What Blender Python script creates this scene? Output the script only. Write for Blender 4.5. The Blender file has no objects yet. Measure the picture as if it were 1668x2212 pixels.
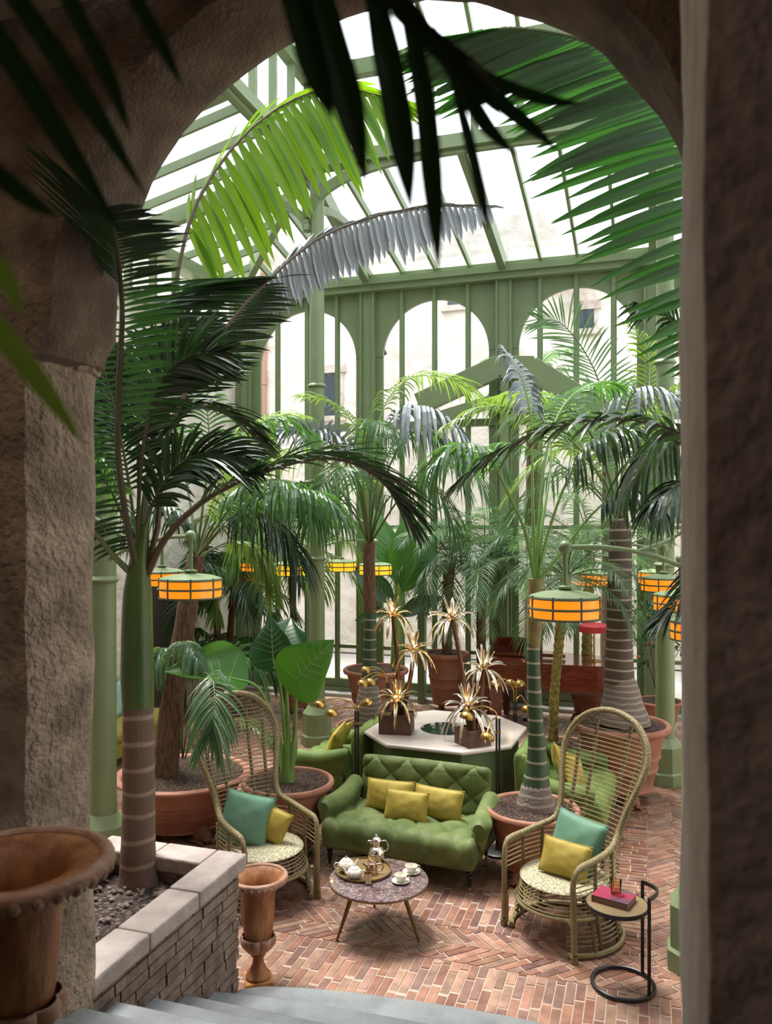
import bpy, math, random
from mathutils import Vector as V, Matrix, noise as mnoise
sc = bpy.context.scene
col = sc.collection
random.seed(7)
# ------------------------------------------------------------------ camera, sky, exposure
FPX, CX, HY, EYE = 1750.0, 834.0, 1130.0, 3.0      # focal length in pixels, horizon row, eye height in metres
cam_d = bpy.data.cameras.new('camera'); cam = bpy.data.objects.new('camera', cam_d); col.objects.link(cam)
cam.location = (0, 0, EYE); cam.rotation_euler = (math.pi/2, 0, 0)
cam_d.sensor_fit = 'HORIZONTAL'; cam_d.sensor_width = 36.0; cam_d.lens = 36.0*FPX/1668.0
cam_d.shift_y = 24.0/1668.0; cam_d.clip_start = .05; cam_d.clip_end = 200
cam_d.dof.use_dof = True; cam_d.dof.focus_distance = 7.6; cam_d.dof.aperture_fstop = 4.0
sc.camera = cam
w = bpy.data.worlds.new('overcast_sky'); sc.world = w; w.use_nodes = True
bg = w.node_tree.nodes['Background']; bg.inputs[0].default_value = (.93, .96, 1.0, 1); bg.inputs[1].default_value = 2.2
sun_d = bpy.data.lights.new('sun', 'SUN'); sun_d.energy = 7.5; sun_d.angle = math.radians(22); sun_d.color = (1, .97, .9)
sun = bpy.data.objects.new('sun', sun_d); col.objects.link(sun)
sun.rotation_euler = V((.30, -.38, -1.25)).to_track_quat('-Z', 'Y').to_euler()
pl_d = bpy.data.lights.new('passage_fill', 'AREA'); pl_d.energy = 11; pl_d.color = (1, .80, .62); pl_d.shape = 'DISK'; pl_d.size = .5
pl = bpy.data.objects.new('passage_fill', pl_d); col.objects.link(pl); pl.location = (-2.16, 1.28, 4.75)   # added fill light, out of view, that brightens the passage stone
sc.view_settings.view_transform = 'Standard'; sc.view_settings.look = 'None'
sc.view_settings.exposure = 0.68; sc.view_settings.gamma = 1.0
sc.view_settings.use_curve_mapping = False
sc.cycles.max_bounces = 7; sc.cycles.transparent_max_bounces = 24; sc.cycles.caustics_reflective = False; sc.cycles.caustics_refractive = False
sc.cycles.sample_clamp_indirect = 6

A = math.radians(18)                                # the building is turned 18 degrees from the line of sight
R_ = V((math.cos(A), -math.sin(A), 0)); F_ = V((math.sin(A), math.cos(A), 0)); UP = V((0, 0, 1))
def at(px, py, d): return V(((px-CX)/FPX*d, d, EYE-(py-HY)/FPX*d))
def loc(s, t, z=0): return R_*s + F_*t + V((0, 0, z))
def floor_at(px, py):
    d = EYE*FPX/(py-HY); return V(((px-CX)/FPX*d, d, 0))
BLD = Matrix.Rotation(-A, 4, 'Z')                   # building coordinates (s, t, z) to world

# ------------------------------------------------------------------ materials
def mat(name, c, rough=.5, metal=0, c2=None, nscale=8, ndetail=4, bump=0, bscale=30, spec=.5, sheen=0, transl=0,
        coat=0, emit=None, estr=0, contrast=(.35, .65), stretch=None, tcol=None, bdist=.01):
    m = bpy.data.materials.new(name); m.use_nodes = True
    nt = m.node_tree; n = nt.nodes; l = nt.links; b = n['Principled BSDF']
    b.inputs['Base Color'].default_value = (*c, 1); b.inputs['Roughness'].default_value = rough
    b.inputs['Metallic'].default_value = metal; b.inputs['Specular IOR Level'].default_value = spec
    b.inputs['Sheen Weight'].default_value = sheen; b.inputs['Coat Weight'].default_value = coat
    if sheen: b.inputs['Sheen Roughness'].default_value = .4; b.inputs['Sheen Tint'].default_value = (*[min(1, x*2.2+.1) for x in c], 1)
    co = None
    if c2 or bump:
        tc = n.new('ShaderNodeTexCoord'); co = tc.outputs['Object']
        if stretch:
            mp = n.new('ShaderNodeMapping'); mp.inputs['Scale'].default_value = stretch; l.new(co, mp.inputs[0]); co = mp.outputs[0]
    if c2:
        ns = n.new('ShaderNodeTexNoise'); ns.inputs['Scale'].default_value = nscale; ns.inputs['Detail'].default_value = ndetail
        l.new(co, ns.inputs['Vector'])
        cr = n.new('ShaderNodeValToRGB'); cr.color_ramp.elements[0].position = contrast[0]; cr.color_ramp.elements[1].position = contrast[1]
        cr.color_ramp.elements[0].color = (*c, 1); cr.color_ramp.elements[1].color = (*c2, 1)
        l.new(ns.outputs[0], cr.inputs[0]); l.new(cr.outputs[0], b.inputs['Base Color'])
    if bump:
        nb = n.new('ShaderNodeTexNoise'); nb.inputs['Scale'].default_value = bscale; nb.inputs['Detail'].default_value = 5
        l.new(co, nb.inputs['Vector'])
        bp = n.new('ShaderNodeBump'); bp.inputs['Strength'].default_value = bump; bp.inputs['Distance'].default_value = bdist
        l.new(nb.outputs[0], bp.inputs['Height']); l.new(bp.outputs[0], b.inputs['Normal'])
    if transl:
        tr = n.new('ShaderNodeBsdfTranslucent'); mx = n.new('ShaderNodeMixShader'); mx.inputs[0].default_value = transl
        tr.inputs[0].default_value = (*(tcol or c), 1)
        l.new(b.outputs[0], mx.inputs[1]); l.new(tr.outputs[0], mx.inputs[2]); l.new(mx.outputs[0], n['Material Output'].inputs[0])
    if emit:
        b.inputs['Emission Color'].default_value = (*emit, 1); b.inputs['Emission Strength'].default_value = estr
    return m
def glass_mat(name, gloss=.1, tint=(1, 1, 1)):
    m = bpy.data.materials.new(name); m.use_nodes = True; nt = m.node_tree; n = nt.nodes; l = nt.links
    n.remove(n['Principled BSDF'])
    t = n.new('ShaderNodeBsdfTransparent'); t.inputs[0].default_value = (*tint, 1)
    g = n.new('ShaderNodeBsdfGlossy'); g.inputs['Roughness'].default_value = .02
    fr = n.new('ShaderNodeFresnel'); fr.inputs[0].default_value = 1.45
    mu = n.new('ShaderNodeMath'); mu.operation = 'MULTIPLY'; mu.inputs[1].default_value = gloss*8; mu.use_clamp = True
    l.new(fr.outputs[0], mu.inputs[0])
    mx = n.new('ShaderNodeMixShader'); l.new(mu.outputs[0], mx.inputs[0])
    l.new(t.outputs[0], mx.inputs[1]); l.new(g.outputs[0], mx.inputs[2]); l.new(mx.outputs[0], n['Material Output'].inputs[0])
    return m
def ramp_wave(m, c1, c2, scale, axis='Z', dist=2, width=(.42, .5)):
    """stone courses or trunk rings: a wave texture that colours the base"""
    n = m.node_tree.nodes; l = m.node_tree.links; b = n['Principled BSDF']
    tc = n.new('ShaderNodeTexCoord'); wv = n.new('ShaderNodeTexWave'); wv.wave_type = 'BANDS'; wv.bands_direction = axis
    wv.inputs['Scale'].default_value = scale; wv.inputs['Distortion'].default_value = dist; wv.inputs['Detail'].default_value = 2
    l.new(tc.outputs['Object'], wv.inputs['Vector'])
    cr = n.new('ShaderNodeValToRGB'); cr.color_ramp.elements[0].position = width[0]; cr.color_ramp.elements[1].position = width[1]
    cr.color_ramp.elements[0].color = (*c2, 1); cr.color_ramp.elements[1].color = (*c1, 1)
    l.new(wv.outputs['Fac'], cr.inputs[0]); l.new(cr.outputs[0], b.inputs['Base Color'])
    return m
def attr_mat(name, rough=.35, bump=.5, mortar=False):
    m = mat(name, (.4, .2, .12), rough, bump=bump, bscale=26, bdist=.006)
    n = m.node_tree.nodes; l = m.node_tree.links; b = n['Principled BSDF']
    at_ = n.new('ShaderNodeAttribute'); at_.attribute_name = 'tint'
    ns = n.new('ShaderNodeTexNoise'); ns.inputs['Scale'].default_value = 11; ns.inputs['Detail'].default_value = 7
    tc = n.new('ShaderNodeTexCoord'); l.new(tc.outputs['Object'], ns.inputs['Vector'])
    hs = n.new('ShaderNodeMixRGB'); hs.blend_type = 'OVERLAY'; hs.inputs[0].default_value = .7
    l.new(at_.outputs['Color'], hs.inputs[1]); l.new(ns.outputs[0], hs.inputs[2]); l.new(hs.outputs[0], b.inputs['Base Color'])
    mr = n.new('ShaderNodeMapRange'); mr.inputs['To Min'].default_value = .16; mr.inputs['To Max'].default_value = .5
    n2 = n.new('ShaderNodeTexNoise'); n2.inputs['Scale'].default_value = 3.0; l.new(tc.outputs['Object'], n2.inputs['Vector'])
    l.new(n2.outputs[0], mr.inputs[0]); l.new(mr.outputs[0], b.inputs['Roughness'])
    return m
M = {}
M['green'] = mat('sage_green_paint', (.175, .235, .115), .42, c2=(.195, .26, .13), nscale=3)
M['green_dark'] = mat('dark_green_paint', (.055, .09, .05), .4)
M['stone'] = mat('rough_plastered_stone', (.15, .105, .072), .9, c2=(.46, .35, .26), nscale=4.5, ndetail=12, bump=1, bscale=30, contrast=(.30, .68), bdist=.06)
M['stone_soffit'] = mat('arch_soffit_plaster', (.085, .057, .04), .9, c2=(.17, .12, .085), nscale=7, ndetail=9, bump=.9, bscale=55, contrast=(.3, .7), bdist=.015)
M['jamb'] = mat('pale_stone_jamb', (.50, .42, .38), .85, c2=(.68, .6, .55), nscale=6, ndetail=6, bump=.7, bscale=20, bdist=.02)
M['ceiling'] = mat('cream_ceiling_plaster', (.5, .42, .32), .9, c2=(.6, .52, .42), nscale=2, bump=.4, bscale=8)
M['step'] = mat('grey_stone_step', (.15, .16, .165), .45, c2=(.25, .265, .27), nscale=5, ndetail=8, bump=.35, bscale=40, contrast=(.3, .7))
M['coping'] = mat('pinkish_stone_coping', (.27, .22, .20), .8, c2=(.40, .335, .305), nscale=5, ndetail=8, bump=.8, bscale=24, bdist=.012)
M['brick'] = attr_mat('terracotta_brick')
M['mortar'] = mat('pale_mortar', (.45, .34, .26), .7, c2=(.36, .25, .19), nscale=9, bump=.4, bscale=40)
M['facade'] = mat('bright_limestone_facade', (.66, .59, .52), .9, c2=(.82, .77, .72), nscale=2.6, ndetail=10, bump=1, bscale=5, contrast=(.3, .6), bdist=.06)
M['paving'] = mat('pale_courtyard_paving', (.55, .52, .5), .7, c2=(.62, .6, .58), nscale=2)
M['kerb'] = mat('grey_stone_kerb', (.38, .37, .36), .7, c2=(.46, .45, .44), nscale=4)
M['terracotta'] = mat('terracotta', (.27, .105, .062), .72, c2=(.39, .175, .115), nscale=5, ndetail=6, bump=.25, bscale=50, contrast=(.3, .7))
M['terracotta_dark'] = mat('weathered_lion_foot_clay', (.17, .07, .045), .75, c2=(.27, .12, .08), nscale=12, bump=.6, bscale=40)
M['rust'] = mat('rusty_cast_iron', (.20, .062, .016), .62, c2=(.46, .21, .085), nscale=14, ndetail=9, bump=.7, bscale=70, contrast=(.33, .68), stretch=(1, 1, .35), bdist=.006)
M['rust_pale'] = mat('worn_cast_iron_rim', (.30, .15, .09), .6, c2=(.43, .25, .17), nscale=14, ndetail=8, bump=.5, bscale=60)
M['rust_orange'] = mat('bright_rust_plinth', (.45, .16, .03), .6, c2=(.55, .3, .1), nscale=12, ndetail=8, bump=.5, bscale=60)
M['soil'] = mat('dark_potting_soil', (.018, .009, .006), .95, c2=(.15, .08, .052), nscale=48, ndetail=3, bump=1, bscale=70, contrast=(.46, .66), bdist=.02)
M['soil_bed'] = mat('stony_planter_soil', (.026, .016, .012), .95, c2=(.15, .10, .08), nscale=42, ndetail=3, bump=1, bscale=60, contrast=(.46, .7), bdist=.03)
M['velvet'] = mat('green_velvet', (.070, .105, .024), .6, c2=(.165, .205, .075), nscale=6, ndetail=8, sheen=.7, bump=.2, bscale=40, contrast=(.32, .72), spec=.25)
M['velvet_pale'] = mat('pale_green_velvet', (.10, .16, .035), .62, c2=(.17, .24, .065), nscale=5, ndetail=6, sheen=.55, bump=.12, bscale=60, spec=.25)
M['yellow'] = mat('mustard_velvet', (.29, .21, .03), .62, c2=(.45, .35, .075), nscale=7, ndetail=7, sheen=.4, bump=.15, bscale=50, contrast=(.3, .7), spec=.25)
M['teal'] = mat('teal_green_velvet', (.095, .205, .135), .6, c2=(.14, .27, .185), nscale=3, sheen=.5, bump=.12, bscale=12, spec=.25)
M['blue'] = mat('pale_blue_fabric', (.22, .38, .34), .7, c2=(.3, .46, .4), nscale=5)
M['olive'] = mat('yellow_green_upholstery', (.24, .21, .025), .7, c2=(.29, .26, .04), nscale=5, sheen=.3)
M['black'] = mat('black_metal', (.012, .011, .011), .38)
M['ebony'] = mat('black_turned_wood', (.012, .010, .009), .25)
M['brass'] = mat('aged_brass', (.42, .25, .07), .28, 1, c2=(.5, .33, .12), nscale=9)
M['brass_leg'] = mat('brown_brass_leg', (.17, .10, .035), .4, .7)
M['gold'] = mat('gilt_palm_leaf', (.50, .33, .12), .26, 1, c2=(.70, .58, .40), nscale=12, contrast=(.35, .6))
M['gilt_pale'] = mat('silvered_palm_leaf', (.55, .45, .33), .28, 1, c2=(.78, .72, .62), nscale=12, contrast=(.35, .6))
M['silver'] = mat('polished_silver', (.78, .74, .70), .12, 1)
M['copper'] = mat('worn_copper', (.42, .27, .19), .25, 1, c2=(.5, .38, .3), nscale=14)
M['gilt_beaker'] = mat('pale_gold_beaker', (.72, .56, .36), .2, 1)
M['tray'] = mat('bronze_tray', (.30, .2, .085), .4, .8, c2=(.36, .25, .12), nscale=10)
M['china'] = mat('decorated_cream_china', (.72, .68, .58), .2, c2=(.36, .34, .27), nscale=26, ndetail=3, coat=.5, contrast=(.55, .75))
M['china_white'] = mat('white_china', (.82, .8, .74), .18, coat=.5)
M['brownbox'] = mat('brown_patinated_box', (.075, .03, .018), .55, c2=(.12, .055, .035), nscale=8, bump=.2)
M['mahogany'] = mat('polished_mahogany', (.085, .015, .007), .16, c2=(.14, .03, .014), nscale=6, stretch=(1, 1, 6), coat=.6)
M['red'] = mat('crimson_pleated_silk', (.33, .015, .02), .6, c2=(.42, .03, .035), nscale=30)
M['marble_top'] = mat('blush_marble_top', (.62, .53, .48), .22, c2=(.70, .62, .58), nscale=3, ndetail=7)
M['mirror'] = mat('dark_still_water', (.012, .03, .03), .03, spec=1.0, coat=1)
M['amber'] = mat('lit_amber_glass', (.45, .14, .01), .25, emit=(1.0, .235, .006), estr=.75)
M['amber_yellow'] = mat('lit_yellow_glass', (.45, .25, .01), .25, emit=(1.0, .46, .014), estr=.8)
M['bulb'] = mat('lit_bulb', (1, .8, .5), .2, emit=(1, .68, .3), estr=18)
M['rattan'] = mat('woven_rattan_wrap', (.15, .115, .045), .5, c2=(.28, .225, .11), nscale=90, ndetail=2, bump=1, bscale=110, contrast=(.42, .58), bdist=.006)
M['cane'] = mat('olive_cane_rod', (.21, .165, .07), .42, c2=(.28, .225, .11), nscale=12)
M['cane_dark'] = mat('dark_cane_pole', (.12, .085, .035), .45, c2=(.19, .14, .06), nscale=14, bump=.3, bscale=30)
M['seat_weave'] = mat('woven_cane_seat', (.26, .23, .13), .5, c2=(.50, .46, .31), nscale=60, ndetail=1, bump=1, bscale=60, contrast=(.44, .56), stretch=(1, 1, .2), bdist=.008)
M['book'] = mat('crimson_book_cover', (.30, .028, .07), .35, c2=(.12, .06, .09), nscale=9, ndetail=0, contrast=(.55, .57))
M['pages'] = mat('brown_book_page_edges', (.2, .14, .1), .8)
M['wood_top'] = mat('brown_table_top', (.17, .12, .055), .45, c2=(.22, .16, .08), nscale=8)
M['dark_door'] = mat('dark_brown_door', (.07, .05, .038), .7, c2=(.085, .06, .045), nscale=3)
M['pipe'] = mat('copper_drainpipe', (.42, .22, .15), .5)
M['window_dark'] = mat('dark_window_glass', (.03, .05, .07), .1)
M['glass'] = glass_mat('clear_pane', .07)
M['roof_glass'] = glass_mat('roof_pane', .05, (.97, .98, 1))
M['tumbler'] = glass_mat('amber_tumbler_glass', .14, (.95, .86, .7))
# foliage and trunks
def leaf(name, c, tc, tl=.3, rough=.42, c2=None, spec=.5): return mat(name, c, rough, c2=c2 or tuple(x*1.35 for x in c), nscale=4, transl=tl, tcol=tc, spec=spec)
M['leaf_dark'] = leaf('dark_palm_leaf', (.014, .034, .013), (.03, .10, .015), .15, .36)
M['leaf_mid'] = leaf('green_palm_leaf', (.034, .085, .026), (.12, .32, .04), .35, .36)
M['leaf_deep'] = leaf('deep_green_palm_leaf', (.016, .05, .012), (.05, .22, .02), .32, .38)
M['leaf_bright'] = leaf('bright_palm_leaf', (.075, .16, .014), (.30, .56, .015), .55, .42)
M['leaf_olive'] = leaf('olive_palm_leaf', (.085, .15, .035), (.30, .46, .06), .42, .40)
M['leaf_sheen'] = leaf('palm_leaf_sky_sheen', (.25, .28, .30), (.12, .17, .14), .12, .32)  # silvery sky sheen of the leaflets put into a grey base colour
M['leaf_feather'] = leaf('feathery_blue_green_leaf', (.065, .125, .065), (.20, .38, .12), .38, .38)
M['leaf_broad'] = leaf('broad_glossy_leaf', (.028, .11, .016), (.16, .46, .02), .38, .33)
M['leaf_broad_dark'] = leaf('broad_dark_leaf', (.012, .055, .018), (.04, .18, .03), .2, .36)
M['rib_brown'] = mat('brown_midrib', (.085, .055, .03), .5)
M['rib_green'] = mat('green_midrib', (.075, .105, .03), .45, c2=(.1, .13, .04), nscale=6)
M['rib_dark'] = mat('dark_midrib', (.035, .035, .016), .5, c2=(.06, .05, .025), nscale=6)
M['stem_green'] = mat('pale_green_petiole', (.12, .24, .045), .4, c2=(.17, .3, .07), nscale=6)
M['crownshaft'] = mat('smooth_green_crownshaft', (.035, .075, .014), .35, c2=(.07, .12, .02), nscale=2.2)
M['trunk_brown'] = ramp_wave(mat('ringed_brown_trunk', (.16, .095, .065), .75, bump=.6, bscale=24, stretch=(4, 4, .6)), (.13, .078, .055), (.27, .19, .14), 2.1, 'Z', 1.8, (.02, .13))
M['trunk_green'] = ramp_wave(mat('ringed_green_trunk', (.03, .065, .02), .5, bump=.3, bscale=30), (.028, .06, .024), (.30, .27, .20), 2.6, 'Z', .8, (.02, .09))
M['trunk_grey'] = ramp_wave(mat('grey_trunk_foot', (.22, .18, .15), .85, bump=.9, bscale=45), (.17, .135, .115), (.30, .26, .22), 5, 'Z', 3, (.1, .35))
M['trunk_fibre'] = mat('fibrous_brown_trunk', (.09, .045, .025), .9, c2=(.21, .12, .075), nscale=16, ndetail=6, bump=1, bscale=26, stretch=(2.5, 2.5, .6), bdist=.03)
M['trunk_scale'] = mat('yellow_scaly_trunk', (.13, .10, .02), .7, c2=(.33, .26, .06), nscale=26, bump=.8, bscale=40)

# ------------------------------------------------------------------ mesh building
class MB:
    def __init__(s): s.v = []; s.f = []; s.mi = []; s.tint = []
    def quadgrid(s, rows, closed=False):
        n = len(rows[0]); o = len(s.v)
        for r in rows: s.v.extend(r)
        for i in range(len(rows)-1):
            for j in range(n if closed else n-1):
                k = (j+1) % n
                s.f.append((o+i*n+j, o+i*n+k, o+(i+1)*n+k, o+(i+1)*n+j))
        return o
    def poly(s, pts): o = len(s.v); s.v.extend(pts); s.f.append(tuple(range(o, o+len(pts))))
    def box(s, c, size, mtx=None):
        c = V(c); h = V(size)/2; o = len(s.v)
        for dz in (-1, 1):
            for dx, dy in ((-1, -1), (1, -1), (1, 1), (-1, 1)):
                p = V((dx*h.x, dy*h.y, dz*h.z)); s.v.append((mtx @ p if mtx else p)+c)
        for q in ((0, 3, 2, 1), (4, 5, 6, 7), (0, 1, 5, 4), (1, 2, 6, 5), (2, 3, 7, 6), (3, 0, 4, 7)): s.f.append(tuple(o+i for i in q))
    def bar(s, a, b, wd, ht, up=UP):
        a = V(a); b = V(b); t = (b-a).normalized(); x = t.cross(V(up))
        if x.length < 1e-4: x = t.cross(V((1, 0, 0)))
        x.normalize(); y = x.cross(t); o = len(s.v)
        for p in (a, b):
            for i, j in ((-1, -1), (1, -1), (1, 1), (-1, 1)): s.v.append(p+x*i*wd/2+y*j*ht/2)
        for q in ((3, 2, 1, 0), (4, 5, 6, 7), (0, 1, 5, 4), (1, 2, 6, 5), (2, 3, 7, 6), (3, 0, 4, 7)): s.f.append(tuple(o+i for i in q))
    def tube(s, pts, rad, n=8, caps=True, closed=False):
        pts = [V(p) for p in pts]; m = len(pts)
        if not hasattr(rad, '__len__'): rad = [rad]*m
        rows = []; x = None
        for i, p in enumerate(pts):
            if closed: t = pts[(i+1) % m]-pts[i-1]
            else: t = pts[min(i+1, m-1)]-pts[max(i-1, 0)]
            t.normalize()
            if x is None:
                x = t.cross(UP)
                if x.length < .05: x = t.cross(V((1, 0, 0)))
            else: x = x-t*x.dot(t)
            x.normalize(); y = t.cross(x)
            rows.append([p+(x*math.cos(k*2*math.pi/n)+y*math.sin(k*2*math.pi/n))*rad[i] for k in range(n)])
        if closed: rows.append(rows[0])
        o = s.quadgrid(rows, True)
        if caps and not closed:
            s.f.append(tuple(o+k for k in range(n-1, -1, -1))); s.f.append(tuple(o+(m-1)*n+k for k in range(n)))
    def lathe(s, prof, n=32, c=(0, 0, 0), cap=True, phase=0):
        c = V(c); rows = []
        for r, z in prof:
            rows.append([c+V((r*math.cos(phase+k*2*math.pi/n), r*math.sin(phase+k*2*math.pi/n), z)) for k in range(n)])
        o = s.quadgrid(rows, True)
        if cap and prof[0][0] > 1e-4: s.f.append(tuple(o+k for k in range(n-1, -1, -1)))
        if cap and prof[-1][0] > 1e-4: s.f.append(tuple(o+(len(prof)-1)*n+k for k in range(n)))
    def ring(s, c, R, r, n=40, k=8, mtx=None, a0=0, a1=None):
        c = V(c)
        m = n if a1 is None else n+1
        pts = []
        for i in range(m):
            a = a0+(2*math.pi if a1 is None else a1-a0)*i/n
            p = V((R*math.cos(a), R*math.sin(a), 0)); pts.append((mtx @ p if mtx else p)+c)
        s.tube(pts, r, k, closed=a1 is None)
    def ball(s, c, r, n=16, m=10, sq=(1, 1, 1), nz=0, nsc=4, mtx=None):
        c = V(c); rows = []
        for i in range(m+1):
            th = math.pi*i/m; row = []
            for k in range(n):
                ph = 2*math.pi*k/n
                p = V((math.sin(th)*math.cos(ph), math.sin(th)*math.sin(ph), math.cos(th)))
                q = 1+(nz*mnoise.noise(p*nsc+c*3) if nz else 0)
                p = V((p.x*sq[0], p.y*sq[1], p.z*sq[2]))*r*q
                row.append((mtx @ p if mtx else p)+c)
            rows.append(row)
        s.quadgrid(rows[::-1], True)
    def prism(s, poly, z0, z1, top=None):
        n = len(poly); o = len(s.v); top = top or poly
        for x, y in poly: s.v.append(V((x, y, z0)))
        for x, y in top: s.v.append(V((x, y, z1)))
        s.f.append(tuple(o+i for i in range(n-1, -1, -1))); s.f.append(tuple(o+n+i for i in range(n)))
        for i in range(n): j = (i+1) % n; s.f.append((o+i, o+j, o+n+j, o+n+i))
    def xf(s, m): s.v = [m @ V(p) for p in s.v]; return s
def obj(name, mb, m, parent=None, smooth=True, local=False, bevel=0, sub=0, angle=40):
    me = bpy.data.meshes.new(name); me.from_pydata([tuple(p) for p in mb.v], [], mb.f)
    for mm in (m if isinstance(m, (list, tuple)) else [m]): me.materials.append(mm)
    if mb.mi: me.polygons.foreach_set('material_index', mb.mi)
    if mb.tint:
        ca = me.color_attributes.new('tint', 'FLOAT_COLOR', 'CORNER')
        dat = []
        for p in me.polygons: dat.extend(list(mb.tint[p.index])*p.loop_total)
        ca.data.foreach_set('color', dat)
    me.validate(); me.update()
    o = bpy.data.objects.new(name, me); col.objects.link(o)
    if smooth:
        me.polygons.foreach_set('use_smooth', [True]*len(me.polygons))
        if hasattr(me, 'set_sharp_from_angle'): me.set_sharp_from_angle(angle=math.radians(angle))
    if parent is not None:
        o.parent = parent
        if not local: o.matrix_parent_inverse = world_of(parent).inverted()
    if bevel:
        b = o.modifiers.new('bevel', 'BEVEL'); b.width = bevel; b.segments = 2; b.limit_method = 'ANGLE'
    if sub:
        b = o.modifiers.new('sub', 'SUBSURF'); b.levels = sub; b.render_levels = sub
    return o
def world_of(o):
    m = Matrix.LocRotScale(o.location, o.rotation_euler, o.scale)
    if o.parent: return world_of(o.parent) @ o.matrix_parent_inverse @ m
    return m
def tag(o, label, cat, group=None, kind=None):
    if label: o['label'] = label
    if cat: o['category'] = cat
    if group: o['group'] = group
    if kind: o['kind'] = kind
    return o
def thing(name, label, cat, p=(0, 0, 0), rz=0, group=None):
    o = bpy.data.objects.new(name, None); o.empty_display_size = .1; col.objects.link(o)
    o.location = p; o.rotation_euler = (0, 0, rz)
    return tag(o, label, cat, group)
def struct(name, mb, m, label=None, cat='structure', **k):
    o = obj(name, mb, m, **k); o['kind'] = 'structure'; o['label'] = label or name.replace('_', ' '); o['category'] = cat
    return o
def copy_tree(root, p, rz, label, group=None):
    def cp(o, parent):
        c = o.copy(); col.objects.link(c); c.parent = parent
        if parent is not None: c.matrix_parent_inverse = o.matrix_parent_inverse.copy()
        for ch in o.children: cp(ch, c)
        return c
    r = cp(root, None); r.location = p; r.rotation_euler = (0, 0, rz); r['label'] = label
    if group: r['group'] = group
    return r
def crom(pts, n):
    """Catmull-Rom through the points, n samples evenly by parameter"""
    P = [V(p) for p in pts]; P = [P[0]*2-P[1]]+P+[P[-1]*2-P[-2]]; out = []
    m = len(P)-3
    for i in range(n):
        u = i/(n-1)*m; k = min(int(u), m-1); t = u-k
        a, b, c, d = P[k:k+4]
        out.append(.5*((2*b)+(c-a)*t+(2*a-5*b+4*c-d)*t*t+(3*b-a-3*c+d)*t**3))
    return out
def smoothstep(a, b, x): x = max(0, min(1, (x-a)/(b-a))); return x*x*(3-2*x)

# ------------------------------------------------------------------ foliage
PROFILE = (.38, .82, 1.0, .95, .68, .05)
def blade(mb, base, D, W, L, wd, droop=.3, fold=.25, segs=5, curl=0):
    D = D.normalized(); G = V((0, 0, -1)); rows = []; prev = None
    pts = []
    for i in range(segs+1):
        q = i/segs
        pts.append(base+D*(L*q*(1-.35*droop*q))+G*(droop*L*q*q))
    for i, p in enumerate(pts):
        t = (pts[min(i+1, segs)]-pts[max(i-1, 0)]).normalized()
        ww = (W-t*W.dot(t))
        if ww.length < 1e-3: ww = t.cross(UP)
        ww.normalize(); nn = t.cross(ww)
        if curl: ww = ww*math.cos(curl*i/segs)+nn*math.sin(curl*i/segs); nn = t.cross(ww)
        k = wd*.5*PROFILE[min(5, int(round(i*5/segs)))]
        rows.append([p-ww*k, p+nn*(fold*k*2*(-1 if nn.z > 0 else 1)), p+ww*k])
    mb.quadgrid(rows)
def frond(parent, pts, L, n=34, w_=.03, droop=.35, lift=.25, t0=.25, m='leaf_mid', rib='rib_green', r0=.014, up=None, a0=75, a1=28,
          jit=.12, sides=(1, -1), fold=.25, Lend=.35, dvec=None, name='frond', curl=0):
    path = crom(pts, 40); mb = MB(); rng = random
    for i in range(n):
        u = t0+(1-t0)*(i+.5)/n; k = u*39; j = min(int(k), 38); p = path[j].lerp(path[j+1], k-j)
        T = (path[j+1]-path[j]).normalized(); h = V(up) if up else UP
        N = h-T*h.dot(T)
        if N.length < .08: N = V((0, -1, .2))-T*V((0, -1, .2)).dot(T)
        N.normalize(); S = T.cross(N); x = (i+.5)/n
        prof = (.45+.55*math.sin(math.pi*min(1, x*1.25+.08))) if x < .6 else (1-(1-Lend)*((x-.6)/.4)**1.5)
        a = math.radians(a0+(a1-a0)*x)
        for sg in sides:
            aa = a+rng.uniform(-jit, jit); lf = lift+rng.uniform(-jit, jit)
            D = (T*math.cos(aa)+S*(sg*math.sin(aa))+N*lf).normalized()
            if dvec and sg == sides[0]:               # leaflets that all hang the same way
                D = (V(dvec).normalized()+T*.12+V((rng.uniform(-jit, jit), rng.uniform(-jit, jit), rng.uniform(-jit, jit)))*.8).normalized()
                wv = T-D*T.dot(D); wv = (wv if wv.length > .15 else S).normalized()
                blade(mb, p, D, wv, L*prof*rng.uniform(.88, 1.08), w_*(.55+.45*prof), droop*rng.uniform(.7, 1.3), fold, 5, curl*rng.uniform(-1, 1)); continue
            blade(mb, p, D, N.cross(D), L*prof*rng.uniform(.88, 1.08), w_*(.55+.45*prof), droop*rng.uniform(.7, 1.3), fold, 5, curl*rng.uniform(-1, 1))
    D = (path[-1]-path[-3]).normalized(); N = UP if abs(D.z) < .9 else V((0, -1, 0))
    blade(mb, path[-1], D, N.cross(D), L*Lend, w_*.6, droop)
    o = obj(name, mb, M[m], parent, smooth=False)
    tb = MB(); sub = path[::2]+[path[-1]]
    tb.tube(sub, [r0*(1-.85*i/(len(sub)-1)) for i in range(len(sub))], 6)
    obj('midrib', tb, M[rib], o)
    return o
def arc_path(base, az, el, length, bend, inside=True):
    p = V(base); out = [p.copy()]; st = 12
    for i in range(st):
        e = el-bend*((i+.5)/st)**1.4
        p = p+V((math.cos(az)*math.cos(e), math.sin(az)*math.cos(e), math.sin(e)))*(length/st)
        if inside: s_, t_ = p.dot(R_), p.dot(F_); p = loc(max(-6.7, min(2.5, s_)), min(12.85, t_), p.z)
        out.append(p.copy())
    return out[::2]
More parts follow.
